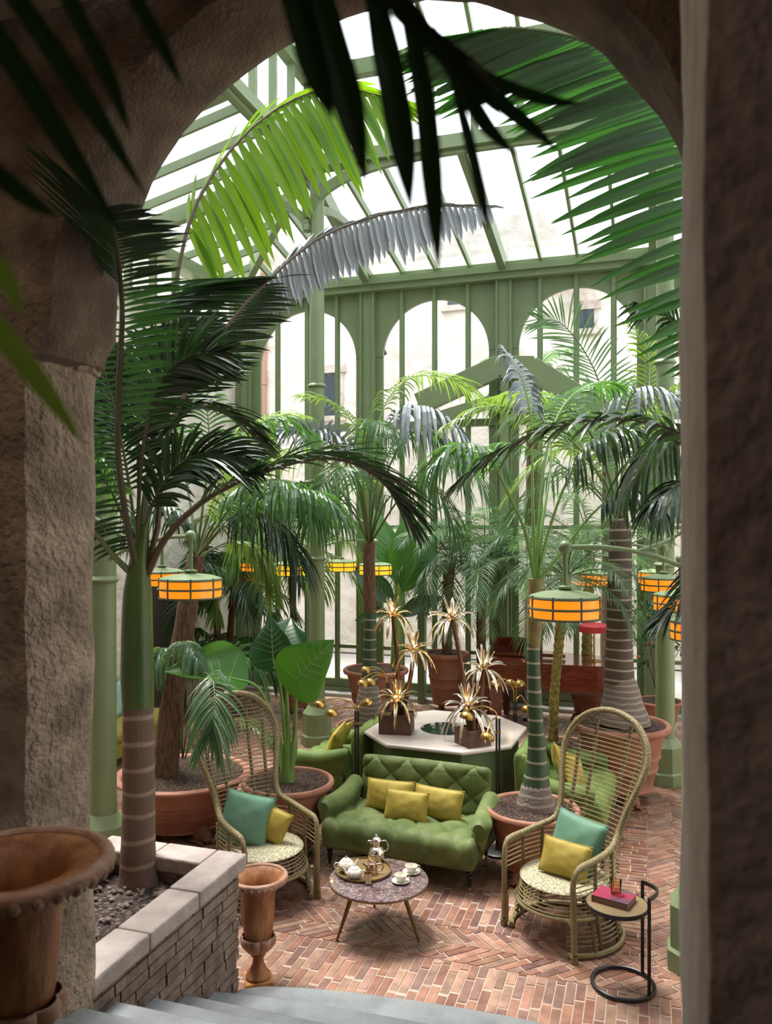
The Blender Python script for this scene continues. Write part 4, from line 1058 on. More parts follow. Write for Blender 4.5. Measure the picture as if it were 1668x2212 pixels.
b = MB(); b.lathe([(.366, TH-.020), (.3695, TH-.012), (.366, TH-.007)], 72, cap=False); b.lathe([(0, TH-.03), (.2, TH-.03), (.22, TH-.016), (0, TH-.016)], 32); obj('rim', b, M['brass_leg'], ct_, local=True)
for a in (-150, -32, 96):
    c_, s_ = math.cos(math.radians(a)), math.sin(math.radians(a)); b = MB(); b.tube([(.20*c_, .20*s_, TH-.02), (.345*c_, .345*s_, 0.0)], [.019, .009], 12); obj('leg', b, M['brass_leg'], ct_, local=True)
def tb(px, py): return at(px, py, (EYE-TH)*FPX/(py-HY))
trc = tb(785, 1882); trc.z = TH
tr_ = MB(); tr_.lathe([(0, .0), (.196, .0), (.208, .004), (.213, .022), (.209, .022), (.204, .008), (.19, .006), (0, .006)], 64); tro = obj('serving_tray', tr_, M['tray']); tro.location = trc
tag(tro, 'round bronze tray on the coffee table', 'tray')
ZT_ = TH+.006
def on_top(px, py, z=ZT_): d = (EYE-z)*FPX/(py-HY); return at(px, py, d)
def pot_ware(name, label, cat, p, prof, m, rz, handle, spout, lid, knob, s=1.0, hm=None, knobm=None):
    o = thing(name, label, cat, p, rz)
    b = MB(); b.lathe([(r*s, z*s) for r, z in prof], 36); obj('body', b, M[m], o, local=True)
    if lid: b = MB(); b.lathe([(r*s, z*s) for r, z in lid], 32); l_ = obj('lid', b, M[m], o, local=True); k = MB(); k.ball((0, 0, knob[1]*s), knob[0]*s, 10, 8, (1, 1, .9)); obj('knob', k, M[knobm or m], l_, local=True)
    if handle: b = MB(); b.tube(crom([V(q)*s for q in handle], 16), [.0048*s]*16, 8); obj('handle', b, M[hm or m], o, local=True)
    if spout: b = MB(); pts = crom([V(q)*s for q in spout], 10); b.tube(pts, [(.013-.007*i/9)*s for i in range(10)], 8); obj('spout', b, M[m], o, local=True)
    return o
TEA = [(.0, .0), (.030, .0), (.032, .004), (.05, .018), (.062, .04), (.060, .06), (.045, .078), (.034, .084), (.03, .084)]
TLID = [(.036, .083), (.036, .087), (.028, .095), (.012, .102), (0, .103)]
TH_ = [(-.052, 0, .068), (-.082, 0, .075), (-.092, 0, .052), (-.078, 0, .03), (-.056, 0, .03)]; TS_ = [(.052, 0, .03), (.075, 0, .042), (.085, 0, .065), (.098, 0, .078)]
pot_ware('teapot', 'larger decorated china teapot at the back left of the tray', 'teapot', on_top(748, 1882), TEA, 'china', .35, TH_, TS_, TLID, (.009, .109), 1.0, knobm='copper')
pot_ware('teapot', 'smaller decorated china teapot at the front of the tray, handle to the right', 'teapot', on_top(766, 1898), TEA, 'china', math.pi-.25, TH_, TS_, TLID, (.008, .108), .92)
pot_ware('coffee_pot', 'tall polished silver coffee pot at the back of the coffee table', 'coffee pot', on_top(813, 1860, TH), [(0, 0), (.045, 0), (.047, .006), (.058, .025), (.066, .05), (.062, .078), (.045, .098), (.033, .108), (.031, .125), (.038, .15), (.04, .155)],
         'silver', .0, [(.036, 0, .145), (.07, 0, .15), (.088, 0, .115), (.082, 0, .085), (.06, 0, .07)], [(-.028, 0, .13), (-.045, 0, .145), (-.062, 0, .148)], [(.041, .153), (.04, .16), (.026, .175), (.01, .182), (0, .182)], (.009, .19), 1.05)
pot_ware('jug', 'squat copper jug with lid and big loop handle on the tray', 'jug', on_top(803, 1886), [(0, 0), (.042, 0), (.043, .01), (.041, .06), (.037, .072)], 'copper', -.1, [(.038, 0, .068), (.075, 0, .075), (.088, 0, .05), (.072, 0, .022), (.042, 0, .022)],
         [(-.034, 0, .05), (-.052, 0, .062), (-.066, 0, .072)], [(.038, .07), (.036, .076), (.015, .082), (0, .083)], (.006, .086))
b = MB(); b.lathe([(0, 0), (.024, 0), (.027, .06), (.0285, .075), (.0265, .075), (.025, .06), (.022, .006), (0, .006)], 28); bk_ = obj('beaker', b, M['gilt_beaker']); bk_.location = on_top(795, 1908)
tag(bk_, 'pale gold metal beaker at the front of the tray', 'beaker')
for i, (px, py, lb) in enumerate(((866, 1906, 'china teacup nearer the camera, on a saucer at the right of the table'), (889, 1886, 'china teacup further back on the right, beside the other cup'))):
    p = on_top(px, py, TH); s_ = MB(); s_.lathe([(0, .003), (.03, .0), (.05, .006), (.066, .014), (.067, .016), (.05, .010), (.028, .006), (0, .006)], 36)
    so = obj('saucer', s_, M['china']); so.location = p; tag(so, 'decorated china saucer under the cup nearer the camera' if i == 0 else 'decorated china saucer under the further cup', 'saucer', 'saucers on the coffee table')
    c_ = thing('teacup', lb, 'cup', p+V((0, 0, .006)), .3, 'teacups on the coffee table')
    s_ = MB(); s_.lathe([(0, .001), (.02, .0), (.022, .004), (.034, .018), (.044, .040), (.048, .052), (.046, .052), (.042, .040), (.03, .018), (0, .012)], 32); obj('bowl', s_, M['china'], c_, local=True)
    s_ = MB(); s_.tube(crom([(.044, 0, .044), (.064, 0, .044), (.063, 0, .024), (.036, 0, .018)], 12), .003, 6); obj('handle', s_, M['china'], c_, local=True)

# ------------------------------------------------------------------ C-shaped side table with book and glass
ST = floor_at(1346, 2128)
st_ = thing('side_table', 'small round side table on a black ring foot beside the right rattan chair', 'table', ST)
b = MB(); b.ring((0, 0, .014), .195, .013, 56, 8); obj('foot_ring', b, M['black'], st_, local=True)
TZ = .525
b = MB(); b.lathe([(0, TZ-.012), (.192, TZ-.012), (.194, TZ), (0, TZ)], 56, (-.035, .02, 0)); obj('table_top', b, M['wood_top'], st_, local=True)
b = MB(); b.lathe([(.188, TZ-.024), (.198, TZ-.024), (.198, TZ+.003), (.193, TZ+.003)], 56, (-.035, .02, 0), cap=False); obj('edge_band', b, M['black'], st_, local=True)
pA, pB = V((.160, .105, 0)), V((.120, -.155, 0))
for p in (pA, pB): b = MB(); b.bar(p+V((0, 0, .005)), p+V((0, 0, TZ+.105)), .022, .014, F_); obj('post', b, M['black'], st_, local=True, smooth=False)
b = MB(); pts = []
for i in range(13): u = i/12; pts.append(pA.lerp(pB, u)+V((.075*math.sin(u*math.pi), -.0, TZ+.10)))
for a, c_ in zip(pts, pts[1:]): b.bar(a, c_+(c_-a).normalized()*.003, .014, .022)
obj('handle', b, M['black'], st_, local=True, smooth=False)
BKP = ST+V((-.045, .045, TZ)); BR = -.62
bk = thing('book', 'crimson covered book lying on the small side table', 'book', BKP, BR)
b = MB(); b.box((0, 0, .0215), (.232, .168, .035)); obj('pages', b, M['pages'], bk, local=True, smooth=False)
b = MB(); b.box((0, 0, .002), (.24, .175, .004)); b.box((0, 0, .041), (.24, .175, .004)); b.box((-.119, 0, .0215), (.004, .175, .041)); obj('cover', b, M['book'], bk, local=True, smooth=False)
b = MB(); b.lathe([(0, 0), (.03, 0), (.033, .004), (.037, .085), (.0375, .09), (.0355, .09), (.033, .02), (0, .014)], 32); gl_ = obj('drinking_glass', b, M['tumbler']); gl_.location = BKP+V((.015, .01, .043))
tag(gl_, 'amber tinted drinking glass standing on the crimson book', 'glass')

# ------------------------------------------------------------------ piano with its lamp
PP = at(1222, 1130, 12.0); PP.z = 0
pn = thing('grand_piano', 'polished mahogany grand piano behind the palms on the right', 'piano', PP, -A)
outl = [(-1.15, -.55), (-1.15, .62), (-.2, .62), (.25, .45), (.6, .40), (.82, .25), (.88, -.05), (.80, -.35), (.55, -.52), (0, -.55)]
b = MB(); sm = crom([V((x, y, 0)) for x, y in outl[4:]]+[], 30); pl = [(x, y) for x, y in outl[:4]]+[(p.x, p.y) for p in sm]
pl = pl[::-1]
b.prism(pl, .62, .97); obj('case', b, M['mahogany'], pn, smooth=False, local=True, bevel=.012)
b = MB(); b.prism([(x*1.01, y*1.01) for x, y in pl if True], .97, .995); obj('lid', b, M['mahogany'], pn, smooth=False, local=True, bevel=.006)
b = MB(); b.box((-.75, .25, 1.12), (.75, .03, .26), Matrix.Rotation(.25, 3, 'X')); b.box((-.55, -.05, 1.04), (1.1, .10, .05)); obj('music_desk', b, M['mahogany'], pn, smooth=False, local=True)
b = MB(); b.prism([(x*.94, y*.94) for x, y in pl], .58, .62); obj('underframe', b, M['brownbox'], pn, smooth=False, local=True)
for x, y in ((.62, -.2), (-.95, -.42), (-.95, .45)):
    b = MB(); b.prism([(x-.09, y-.09), (x+.09, y-.09), (x+.09, y+.09), (x-.09, y+.09)], .58, .05, None) if 0 else b.prism([(x-.04, y-.04), (x+.04, y-.04), (x+.04, y+.04), (x-.04, y+.04)], 0.0, .60, [(x-.10, y-.10), (x+.10, y-.10), (x+.10, y+.10), (x-.10, y+.10)]); obj('leg', b, M['mahogany'], pn, smooth=False, local=True, bevel=.008)
b = MB(); b.tube([(-.62, -.1, .58), (-.5, -.1, .1)], .02, 6); b.tube([(-.38, -.1, .58), (-.5, -.1, .1)], .02, 6); b.box((-.5, -.1, .09), (.22, .2, .05)); obj('pedal_lyre', b, M['ebony'], pn, local=True)
LPp = turn((.42, -.12, .995), PP, -A)
tl = thing('table_lamp', 'brass table lamp with a crimson pleated shade on the piano', 'lamp', LPp)
b = MB(); b.lathe([(0, 0), (.10, 0), (.10, .012), (.03, .025), (.016, .03), (.014, .43), (0, .43)], 28); obj('base', b, M['brass'], tl, local=True)
b = MB(); n = 72; rows = []
for r, z in ((.02, .56), (.10, .555), (.20, .53), (.215, .515), (.222, .43)):
    rows.append([V(((r+(.006 if k % 2 else -.002)*(r > .05))*math.cos(2*math.pi*k/n), (r+(.006 if k % 2 else -.002)*(r > .05))*math.sin(2*math.pi*k/n), z)) for k in range(n)])
b.quadgrid(rows[::-1], True); obj('lamp_shade', b, M['red'], tl, local=True, smooth=False)

# ------------------------------------------------------------------ hanging drum lamps on the columns' arms
def drum_lamp(label, px, py, d, key, dia=.475, yellow=False, arm=True):
    c = at(px, py, d); t = thing('drum_lamp', label, 'lamp', c, 0, 'amber drum lamps hanging from the columns')
    r, h = dia/2, .135; m = M['amber_yellow'] if yellow else M['amber']
    b = MB(); b.lathe([(r*.97, -h/2), (r*.985, 0), (r*.97, h/2)], 48, c); b.lathe([(0, -h/2+.004), (r*.96, -h/2+.004)], 48, c); obj('shade', b, m, t)
    b = MB()
    for z, rr in ((-h/2, .008), (0, .009), (h/2, .008)): b.ring(c+V((0, 0, z)), r*.99+(.008 if z == 0 else 0), rr, 48, 6)
    for k in range(8): a = 2*math.pi*(k+.3)/8; b.tube([c+V((r*.985*math.cos(a), r*.985*math.sin(a), -h/2)), c+V((r*.985*math.cos(a), r*.985*math.sin(a), h/2+.015))], .007, 6)
    obj('frame', b, M['green_dark'], t)
    b = MB(); b.lathe([(r*.99, h/2), (r*.97, h/2+.012), (r*.7, h/2+.032), (r*.3, h/2+.045), (.035, h/2+.05), (.05, h/2+.062), (.05, h/2+.072), (.02, h/2+.08), (.018, h/2+.09), (0, h/2+.09)], 40, c); obj('cap', b, M['green'], t)
    if arm:
        tp = c+V((0, 0, .40)); b = MB(); b.tube([c+V((0, 0, h/2+.07)), tp], .017, 8); obj('drop_rod', b, M['green'], t)
        b = MB(); b.ball(tp, .045, 14, 10); obj('ball', b, M['green'], t)
        k = COLS[key]; e = V((k.x, k.y, 2.80)); mid = tp.lerp(e, .5)+V((0, 0, .03)); b = MB(); b.tube(crom([tp, tp.lerp(e, .3)+V((0, 0, .01)), tp.lerp(e, .65)-V((0, 0, .03)), V((k.x, k.y, 2.66))], 18), .016, 8)
        b.tube(crom([tp.lerp(e, .55)-V((0, 0, .0)), tp.lerp(e, .78)+V((0, 0, .08)), V((k.x, k.y, 3.02))], 12), .012, 6); obj('arm', b, M['green'], t)
    return t
drum_lamp('nearest and largest amber drum lamp, before the ringed palm trunk on the right', 1221, 1312, 5.40, 'near')
drum_lamp('amber drum lamp left of the middle, above the alocasia plant', 412, 1271, 6.20, 'left')
drum_lamp('amber drum lamp partly behind the big palm trunk on the left', 350, 1250, 8.5, 'left')
drum_lamp('yellow lit drum lamp just left of the clear standing green column', 629, 1231, 10.2, 'centre', yellow=True)
drum_lamp('small yellow drum lamp just right of the clear standing green column', 737, 1224, 12.4, 'centre', yellow=True)
drum_lamp('yellow drum lamp behind the potted palm trunk in the middle', 811, 1231, 11.6, 'centre', yellow=True)
drum_lamp('half hidden drum lamp at the far left behind hanging fronds', 552, 1224, 12.6, 'centre')
drum_lamp('amber drum lamp behind palm fronds right of the nearest lamp', 1278, 1252, 10.0, 'right')
drum_lamp('upper amber drum lamp of the cluster at the right edge, before the right column', 1434, 1263, 8.75, 'right')
drum_lamp('amber drum lamp peeping out behind the upper one at the right edge', 1420, 1248, 10.4, 'right', arm=False)
drum_lamp('amber drum lamp at the right edge, middle of the cluster', 1470, 1302, 7.4, 'near')
drum_lamp('amber drum lamp cut off by the right stone jamb, lowest of the cluster', 1516, 1362, 6.35, 'near', arm=False)

# ------------------------------------------------------------------ cast iron urns
def urn(label, p, R, prof, fluted, group, ovolo=30, rz=0):
    t = thing('cast_iron_urn', label, 'urn', p, rz, group); s = R
    b = MB(); b.lathe([(r*s, z*s) for r, z in prof['body']], 64); obj('body', b, M['rust'], t, local=True)
    b = MB(); b.lathe([(r*s, z*s) for r, z in prof['rim']], 64, cap=False); rim = obj('rim', b, M['rust_pale'], t, local=True)
    b = MB(); z0, r0 = prof['egg']
    for k in range(ovolo):
        a = 2*math.pi*k/ovolo; c = V((r0*s*math.cos(a), r0*s*math.sin(a), z0*s)); m_ = Matrix.Rotation(a, 3, 'Z')
        b.ball(c, .075*s, 10, 6, (.75, .85, 1.0), 0, 1, m_)
        aa = a+math.pi/ovolo; b.ball(V((r0*s*math.cos(aa), r0*s*math.sin(aa), z0*s)), .06*s, 6, 5, (.4, .3, 1.2), 0, 1, Matrix.Rotation(aa, 3, 'Z'))
    obj('egg_moulding', b, M['rust_pale'], rim, local=True)
    b = MB(); n = 96; rows = []
    for r, z in fluted:
        rows.append([V(((r*s*(1+.13*abs(math.sin(8*math.pi*k/n))**.7))*math.cos(2*math.pi*k/n), (r*s*(1+.13*abs(math.sin(8*math.pi*k/n))**.7))*math.sin(2*math.pi*k/n), z*s)) for k in range(n)])
    b.quadgrid(rows, True); obj('fluted_bowl', b, M['rust_pale'], t, local=True)
    b = MB(); b.lathe([(r*s, z*s) for r, z in prof['stem']], 40); obj('stem', b, M['rust'], t, local=True)
    b = MB(); q_ = prof['base']; b.prism([(-q_*s, -q_*s), (q_*s, -q_*s), (q_*s, q_*s), (-q_*s, q_*s)], 0, .13*s); obj('plinth', b, M['rust_orange'], t, smooth=False, local=True, bevel=.006)
    return t
def urn_profile(h, bw):      # rim radius is 1; h is the height, bw the body radius
    return {'body': [(bw*.86, h*.42), (bw*.95, h*.5), (bw, h*.62), (bw*1.04, h*.78), (bw*1.18, h*.89), (bw*1.45, h*.945), (.90, h*.965), (.88, h*.975), (bw*1.38, h*.955), (bw*1.05, h*.90), (bw*.9, h*.80), (bw*.85, h*.6), (0, h*.56)],
            'rim': [(.84, h*.955), (.98, h*.935), (1.0, h*.955), (.99, h*.975), (.96, h*.985), (.90, h*.99), (.865, h*.985), (.84, h*.975)], 'egg': (h*.945, .962),
            'stem': [(.42, h*.03), (.44, h*.06), (.36, h*.085), (.30, h*.10), (.20, h*.16), (.17, h*.22), (.24, h*.24), (.26, h*.255), (.2, h*.27)], 'base': .46}
def flutes(h, bw): return [(.2, h*.265), (.32, h*.28), (bw*.80, h*.315), (bw*1.0, h*.36), (bw*1.04, h*.395), (bw*.98, h*.42), (bw*.92, h*.425)]
u1 = floor_at(558, 2118)
urn('rust brown cast iron urn standing beside the foot of the stairs', V((u1.x, u1.y, 0)), .195, urn_profile(3.62, .53), flutes(3.62, .53), 'rusty urns', rz=.25)
urn('big rust brown cast iron urn cut off by the left edge in the foreground', V((-1.055, 2.31, 1.35)), .268, urn_profile(2.62, .44), flutes(2.62, .44), 'rusty urns', rz=.1)
# ------------------------------------------------------------------ terracotta pots
def pot_parts(t, c, R, h, feet=True, foot_az=0.0, soil_z=.955, dark=False):
    c = V((c.x, c.y, 0)); z0 = .14*h if feet else 0
    def Z(u): return z0+(h-z0)*u
    b = MB(); b.lathe([(.02, Z(0)), (.60*R, Z(0)), (.64*R, Z(.03)), (.62*R, Z(.06)), (.70*R, Z(.30)), (.735*R, Z(.32)), (.74*R, Z(.35)), (.72*R, Z(.375)), (.76*R, Z(.50)), (.79*R, Z(.515)), (.79*R, Z(.54)), (.775*R, Z(.555)),
                      (.87*R, Z(.86)), (.91*R, Z(.88)), (.97*R, Z(.90)), (1.0*R, Z(.935)), (.995*R, Z(.97)), (.97*R, Z(.995)), (.94*R, Z(1.0)), (.90*R, Z(.99)), (.88*R, Z(.965)), (.86*R, Z(.88))], 56, c, cap=False)
    p = obj('pot', b, M['terracotta'], t)
    if feet:
        for k in range(3):
            a = foot_az+k*2*math.pi/3; fc = c+V((.60*R*math.cos(a), .60*R*math.sin(a), 0)); m_ = Matrix.Rotation(a, 3, 'Z'); f = MB(); q_ = .20*R
            f.ball(fc+UP*.58*q_, q_*.80, 16, 12, (1, .8, .95), .22, 3.4, m_)          # mane
            f.ball(fc+m_ @ V((.62*q_, 0, .50*q_)), q_*.42, 12, 8, (1, .85, .95), .12, 3, m_)   # face
            f.ball(fc+m_ @ V((.95*q_, 0, .36*q_)), q_*.22, 10, 6, (1, 1, .8), 0, 3, m_)        # muzzle
            for sg in (-1, 1):
                f.ball(fc+m_ @ V((.72*q_, sg*.42*q_, .14*q_)), q_*.24, 8, 6, (1.4, .8, .62), .1, 3, m_)  # paws
                f.ball(fc+m_ @ V((.42*q_, sg*.42*q_, .95*q_)), q_*.15, 8, 6)
            f.ball(fc+UP*.16*q_, q_*.75, 12, 6, (1.1, .95, .22))
            obj('lion_foot', f, M['terracotta_dark'], p)
    s = MB(); rows = [[c+V((0, 0, Z(soil_z)+.02))]*40]
    for r in (.15, .3, .45, .6, .75, .87): rows.append([c+V((r*R*math.cos(2*math.pi*k/40), r*R*math.sin(2*math.pi*k/40), Z(soil_z)+.02*(1-r)+.012*mnoise.noise(V((r*5*math.cos(k*.157)+c.x, r*5*math.sin(k*.157), c.y))))) for k in range(40)])
    s.quadgrid(rows, True); obj('soil', s, M['soil'], t)
    return V((c.x, c.y, Z(soil_z)))
def pot_at(px, py, z): d = (EYE-z)*FPX/(py-HY); p = at(px, py, d); return V((p.x, p.y, 0)), d
def P(*a): return [at(*q_) for q_ in a]

# 1 big pot behind the left chair, leaning fibrous trunk
c = at(396, 1130, 7.95); c.z = 0
pB_ = thing('potted_palm', 'potted palm with leaning fibrous brown trunk, in the big pot behind the left rattan chair', 'palm', c, 0, 'potted palms')
pot_parts(pB_, c, .66, .565, foot_az=-.9)
trunk(pB_, P((352, 1672, 7.9), (362, 1600, 7.9), (378, 1480, 7.9), (398, 1360, 7.9), (412, 1270, 7.9), (424, 1200, 7.9)), [.15, .125, .105, .10, .095, .08], 'trunk_fibre', 14, wob=.03)
for pts, k in ((P((424, 1205, 7.9), (455, 1100, 7.95), (490, 1000, 8.0), (540, 930, 8.1), (610, 905, 8.2), (680, 940, 8.3)), dict(L=.55, m='leaf_mid', droop=.7)),
               (P((424, 1205, 7.9), (470, 1120, 7.8), (540, 1050, 7.6), (620, 1040, 7.4), (700, 1110, 7.3)), dict(L=.6, m='leaf_mid', droop=.9)),
               (P((424, 1205, 7.9), (480, 1140, 7.7), (550, 1110, 7.5), (620, 1150, 7.4), (650, 1230, 7.3)), dict(L=.5, m='leaf_dark', droop=.9)),
               (P((424, 1205, 7.9), (470, 1080, 8.3), (510, 960, 8.8), (580, 900, 9.2), (660, 900, 9.5)), dict(L=.6, m='leaf_olive', droop=.6)),
               (P((424, 1205, 7.9), (410, 1080, 8.2), (380, 960, 8.5), (330, 900, 8.7), (270, 920, 8.8)), dict(L=.55, m='leaf_mid', droop=.7)),
               (P((424, 1205, 7.9), (390, 1130, 7.7), (340, 1090, 7.5), (285, 1120, 7.4)), dict(L=.5, m='leaf_dark', droop=.8)),
               (P((424, 1205, 7.9), (440, 1080, 8.0), (452, 960, 8.2), (440, 850, 8.4), (400, 790, 8.6)), dict(L=.5, m='leaf_mid', droop=.5)),
               (P((424, 1205, 7.9), (460, 1150, 7.8), (500, 1090, 7.7), (545, 1000, 7.6), (570, 940, 7.5)), dict(L=.42, m='leaf_olive', droop=.3, up=(0, -1, .3))),
               (P((424, 1205, 7.9), (500, 1170, 8.2), (560, 1190, 8.4), (590, 1270, 8.5)), dict(L=.45, m='leaf_olive', droop=.9)),
               (P((424, 1205, 7.9), (500, 1120, 7.7), (590, 1065, 7.4), (690, 1065, 7.2), (760, 1130, 7.1)), dict(L=.5, m='leaf_mid', droop=.8)),
               (P((424, 1205, 7.9), (450, 1140, 8.2), (520, 1090, 8.6), (590, 1110, 8.9), (620, 1190, 9.0)), dict(L=.5, m='leaf_mid', droop=.8))):
    frond(pB_, pts, n=34, w_=.03, t0=.32, **k)
for pts, k in ((P((395, 1640, 7.9), (412, 1520, 7.7), (432, 1455, 7.2), (460, 1472, 6.72), (462, 1540, 6.5), (455, 1590, 6.45)), dict(L=.40, n=26, w_=.028, droop=.5, m='leaf_feather', t0=.52, up=(0, -1, .5), a0=62, a1=20)),
               (P((395, 1640, 7.9), (390, 1500, 7.8), (380, 1420, 7.7), (400, 1385, 7.4), (430, 1430, 7.2)), dict(L=.34, n=16, w_=.04, droop=1.0, m='leaf_feather', t0=.5)),
               (P((400, 1640, 7.9), (430, 1520, 8.0), (480, 1440, 8.1), (540, 1430, 8.1), (575, 1490, 8.1)), dict(L=.34, n=20, w_=.03, droop=.7, m='leaf_mid', t0=.4)),
               (P((395, 1640, 7.9), (380, 1500, 8.0), (370, 1430, 8.0), (350, 1400, 7.9), (335, 1440, 7.8)), dict(L=.34, n=16, w_=.035, droop=1.0, m='leaf_feather', t0=.5)),
               (P((410, 1650, 7.8), (470, 1570, 7.6), (530, 1560, 7.5), (590, 1600, 7.4)), dict(L=.26, n=18, w_=.025, droop=.5, m='leaf_olive', t0=.35))):
    frond(pB_, pts, r0=.008, **k)

# 2 alocasia
c = at(622, 1130, 7.42); c.z = 0
al = thing('potted_alocasia', 'elephant ear plant with huge glossy leaves in a terracotta pot beside the left rattan chair', 'plant', c)
so_ = pot_parts(al, c, .425, .655, foot_az=-.95)
base = so_+V((.0, -.02, .0))
b = MB(); b.tube(crom([base-UP*.02, base+UP*.10, base+UP*.24+V((.0, 0, 0)), base+UP*.42], 12), [.068, .066, .064, .062, .058, .054, .05, .045, .04, .034, .028, .02], 14); obj('stem', b, M['stem_green'], al)
def petiole(pts, r0, r1): q_ = MB(); n = 20; q_.tube(crom(pts, n), [r0+(r1-r0)*i/(n-1) for i in range(n)], 10); return q_
ALO = [((590, 1500), (500, 1465), 7.30, (-.95, -.25, .30), (.25, -.45, .85), .74, .62, 'leaf_broad', .5),
       ((640, 1500), (640, 1470), 7.25, (.62, -.1, .78), (-.35, -.90, .25), .62, .56, 'leaf_broad', .22),
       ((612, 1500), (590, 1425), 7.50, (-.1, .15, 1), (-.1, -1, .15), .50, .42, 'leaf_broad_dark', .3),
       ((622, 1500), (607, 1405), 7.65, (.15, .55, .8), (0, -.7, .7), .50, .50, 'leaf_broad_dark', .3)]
for (mx_, my_), (lx, ly), d, ax, nr, L_, W_, m_, cu in ALO:
    tip = at(lx, ly, d); mid = at(mx_, my_, 7.40)
    pe = obj('petiole', petiole([base+V(((mx_-620)*.0012, 0, .18)), base+V(((mx_-620)*.0032, 0, .45)), mid.lerp(tip, .35), tip], .026, .010), M['stem_green'], al)
    b = MB(); big_leaf(b, tip, V(ax), V(nr), L_, W_, cu, .25, .05); obj('leaf', b, [M[m_], M['stem_green']], pe)
for dx, top in ((-.09, .42), (.055, .50)):
    b = MB(); q_ = base+V((dx*.6, -.03, .1)); rows = []
    for i in range(9):
        u = i/8; p_ = q_+V((dx*u*.8, 0, top*u*.8)); w_ = .038*math.sin(math.pi*min(.98, u*.9+.1)); rows.append([p_+V((-w_, 0, 0)), p_+V((0, -.02, 0)), p_+V((w_, 0, 0))])
    b.quadgrid(rows); obj('leaf_sheath', b, M['stem_green'], al)
frond(al, P((600, 1640, 7.5), (560, 1560, 7.7), (520, 1470, 7.9), (505, 1400, 8.0)), .3, n=4, t0=.9, m='leaf_mid', r0=.008)

# 3 right near pot with ringed green trunk
c = at(1150, 1130, 6.92); c.z = 0
pC_ = thing('potted_palm', 'potted palm with slender ringed green trunk, right of the tufted sofa', 'palm', c, 0, 'potted palms')
pot_parts(pC_, c, .405, .585, foot_az=-2.25)
trunk(pC_, P((1158, 1752, 6.92), (1157, 1735, 6.92), (1158, 1690, 6.92)), [.175, .165, .115], 'trunk_grey', 20, 'trunk_foot', .0, 8)
trunk(pC_, P((1158, 1695, 6.92), (1160, 1640, 6.92), (1157, 1560, 6.92), (1153, 1450, 6.92), (1153, 1390, 6.92)), [.12, .088, .070, .062, .056, .056], 'trunk_green', 18)
trunk(pC_, P((1153, 1400, 6.92), (1156, 1330, 6.92), (1157, 1250, 6.92)), [.056, .068, .060], mat('brown_leaf_sheath', (.14, .09, .045), .6, c2=(.20, .17, .04), nscale=9, bump=.4, bscale=20), 14, 'leaf_sheath')
cb = (1158, 1262, 6.92)
for pts, k in ((P(cb, (1135, 1150, 6.85), (1095, 1060, 6.7), (1050, 980, 6.5), (985, 960, 6.3), (930, 1010, 6.2)), dict(L=.42, m='leaf_mid', droop=.8, t0=.5)),
               (P(cb, (1152, 1130, 6.92), (1150, 1000, 7.0), (1146, 890, 7.1), (1120, 800, 7.25), (1083, 748, 7.4)), dict(L=.34, m='leaf_sheen', droop=.9, t0=.6, n=30)),
               (P(cb, (1165, 1120, 6.95), (1180, 980, 7.1), (1215, 880, 7.3), (1275, 830, 7.6), (1340, 840, 7.8)), dict(L=.48, m='leaf_mid', droop=.6, t0=.45)),
               (P(cb, (1185, 1150, 6.9), (1225, 1040, 6.8), (1280, 960, 6.7), (1360, 930, 6.6), (1430, 990, 6.5)), dict(L=.48, m='leaf_dark', droop=.8, t0=.45)),
               (P(cb, (1215, 1190, 6.8), (1290, 1100, 6.6), (1360, 1060, 6.5), (1430, 1100, 6.4)), dict(L=.42, m='leaf_dark', droop=.8, t0=.55)),
               (P(cb, (1172, 1130, 7.0), (1190, 1000, 7.3), (1180, 900, 7.7), (1130, 850, 8.1), (1060, 860, 8.4)), dict(L=.45, m='leaf_olive', droop=.7, t0=.45))):
    k.setdefault('n', 32); frond(pC_, pts, w_=.034, r0=.017, rib='stem_green', **k)

# 4 slim yellow scaly trunk
c, d = pot_at(1212, 1607, .50)
pF_ = thing('potted_palm', 'potted feathery palm with slim yellow scaly trunk, between the right sofa and the piano', 'palm', c, 0, 'potted palms')
pot_parts(pF_, c, .375, .5, foot_az=.4)
trunk(pF_, P((1195, 1600, d), (1198, 1500, d), (1205, 1420, d), (1213, 1330, d), (1225, 1245, d)), [.058, .055, .055, .06, .065], 'trunk_scale', 12, wob=.10, sub=60)
crown(pF_, at(1225, 1245, d), 22, 1.25, .30, (-12, 72), 1.7, 11, n=46, w_=.013, m='leaf_feather', droop=.35, t0=.12, r0=.008, lift=.2, rib='rib_green')

# 5 wide pot with flared trunk
c = at(1342, 1130, 8.85); c.z = 0
pD_ = thing('potted_palm', 'potted palm with thick flared grey trunk in the wide pot beside the right column', 'palm', c, 0, 'potted palms')
pot_parts(pD_, c, .525, .83, foot_az=-1.45)
trunk(pD_, P((1345, 1560, 8.85), (1345, 1535, 8.85), (1343, 1495, 8.85), (1338, 1465, 8.85)), [.30, .275, .215, .185, .16], 'trunk_grey', 22, 'trunk_foot', 0, 10)
trunk(pD_, P((1338, 1475, 8.85), (1338, 1400, 8.85), (1338, 1300, 8.85), (1340, 1180, 8.85), (1338, 1120, 8.85)), [.165, .145, .135, .128, .12, .10], ramp_wave(mat('ringed_dark_trunk', (.07, .05, .035), .7, bump=.3, bscale=30), (.075, .05, .036), (.33, .28, .23), 2.9, 'Z', 1.0, (.03, .14)), 20)
cd = (1338, 1125, 8.85)
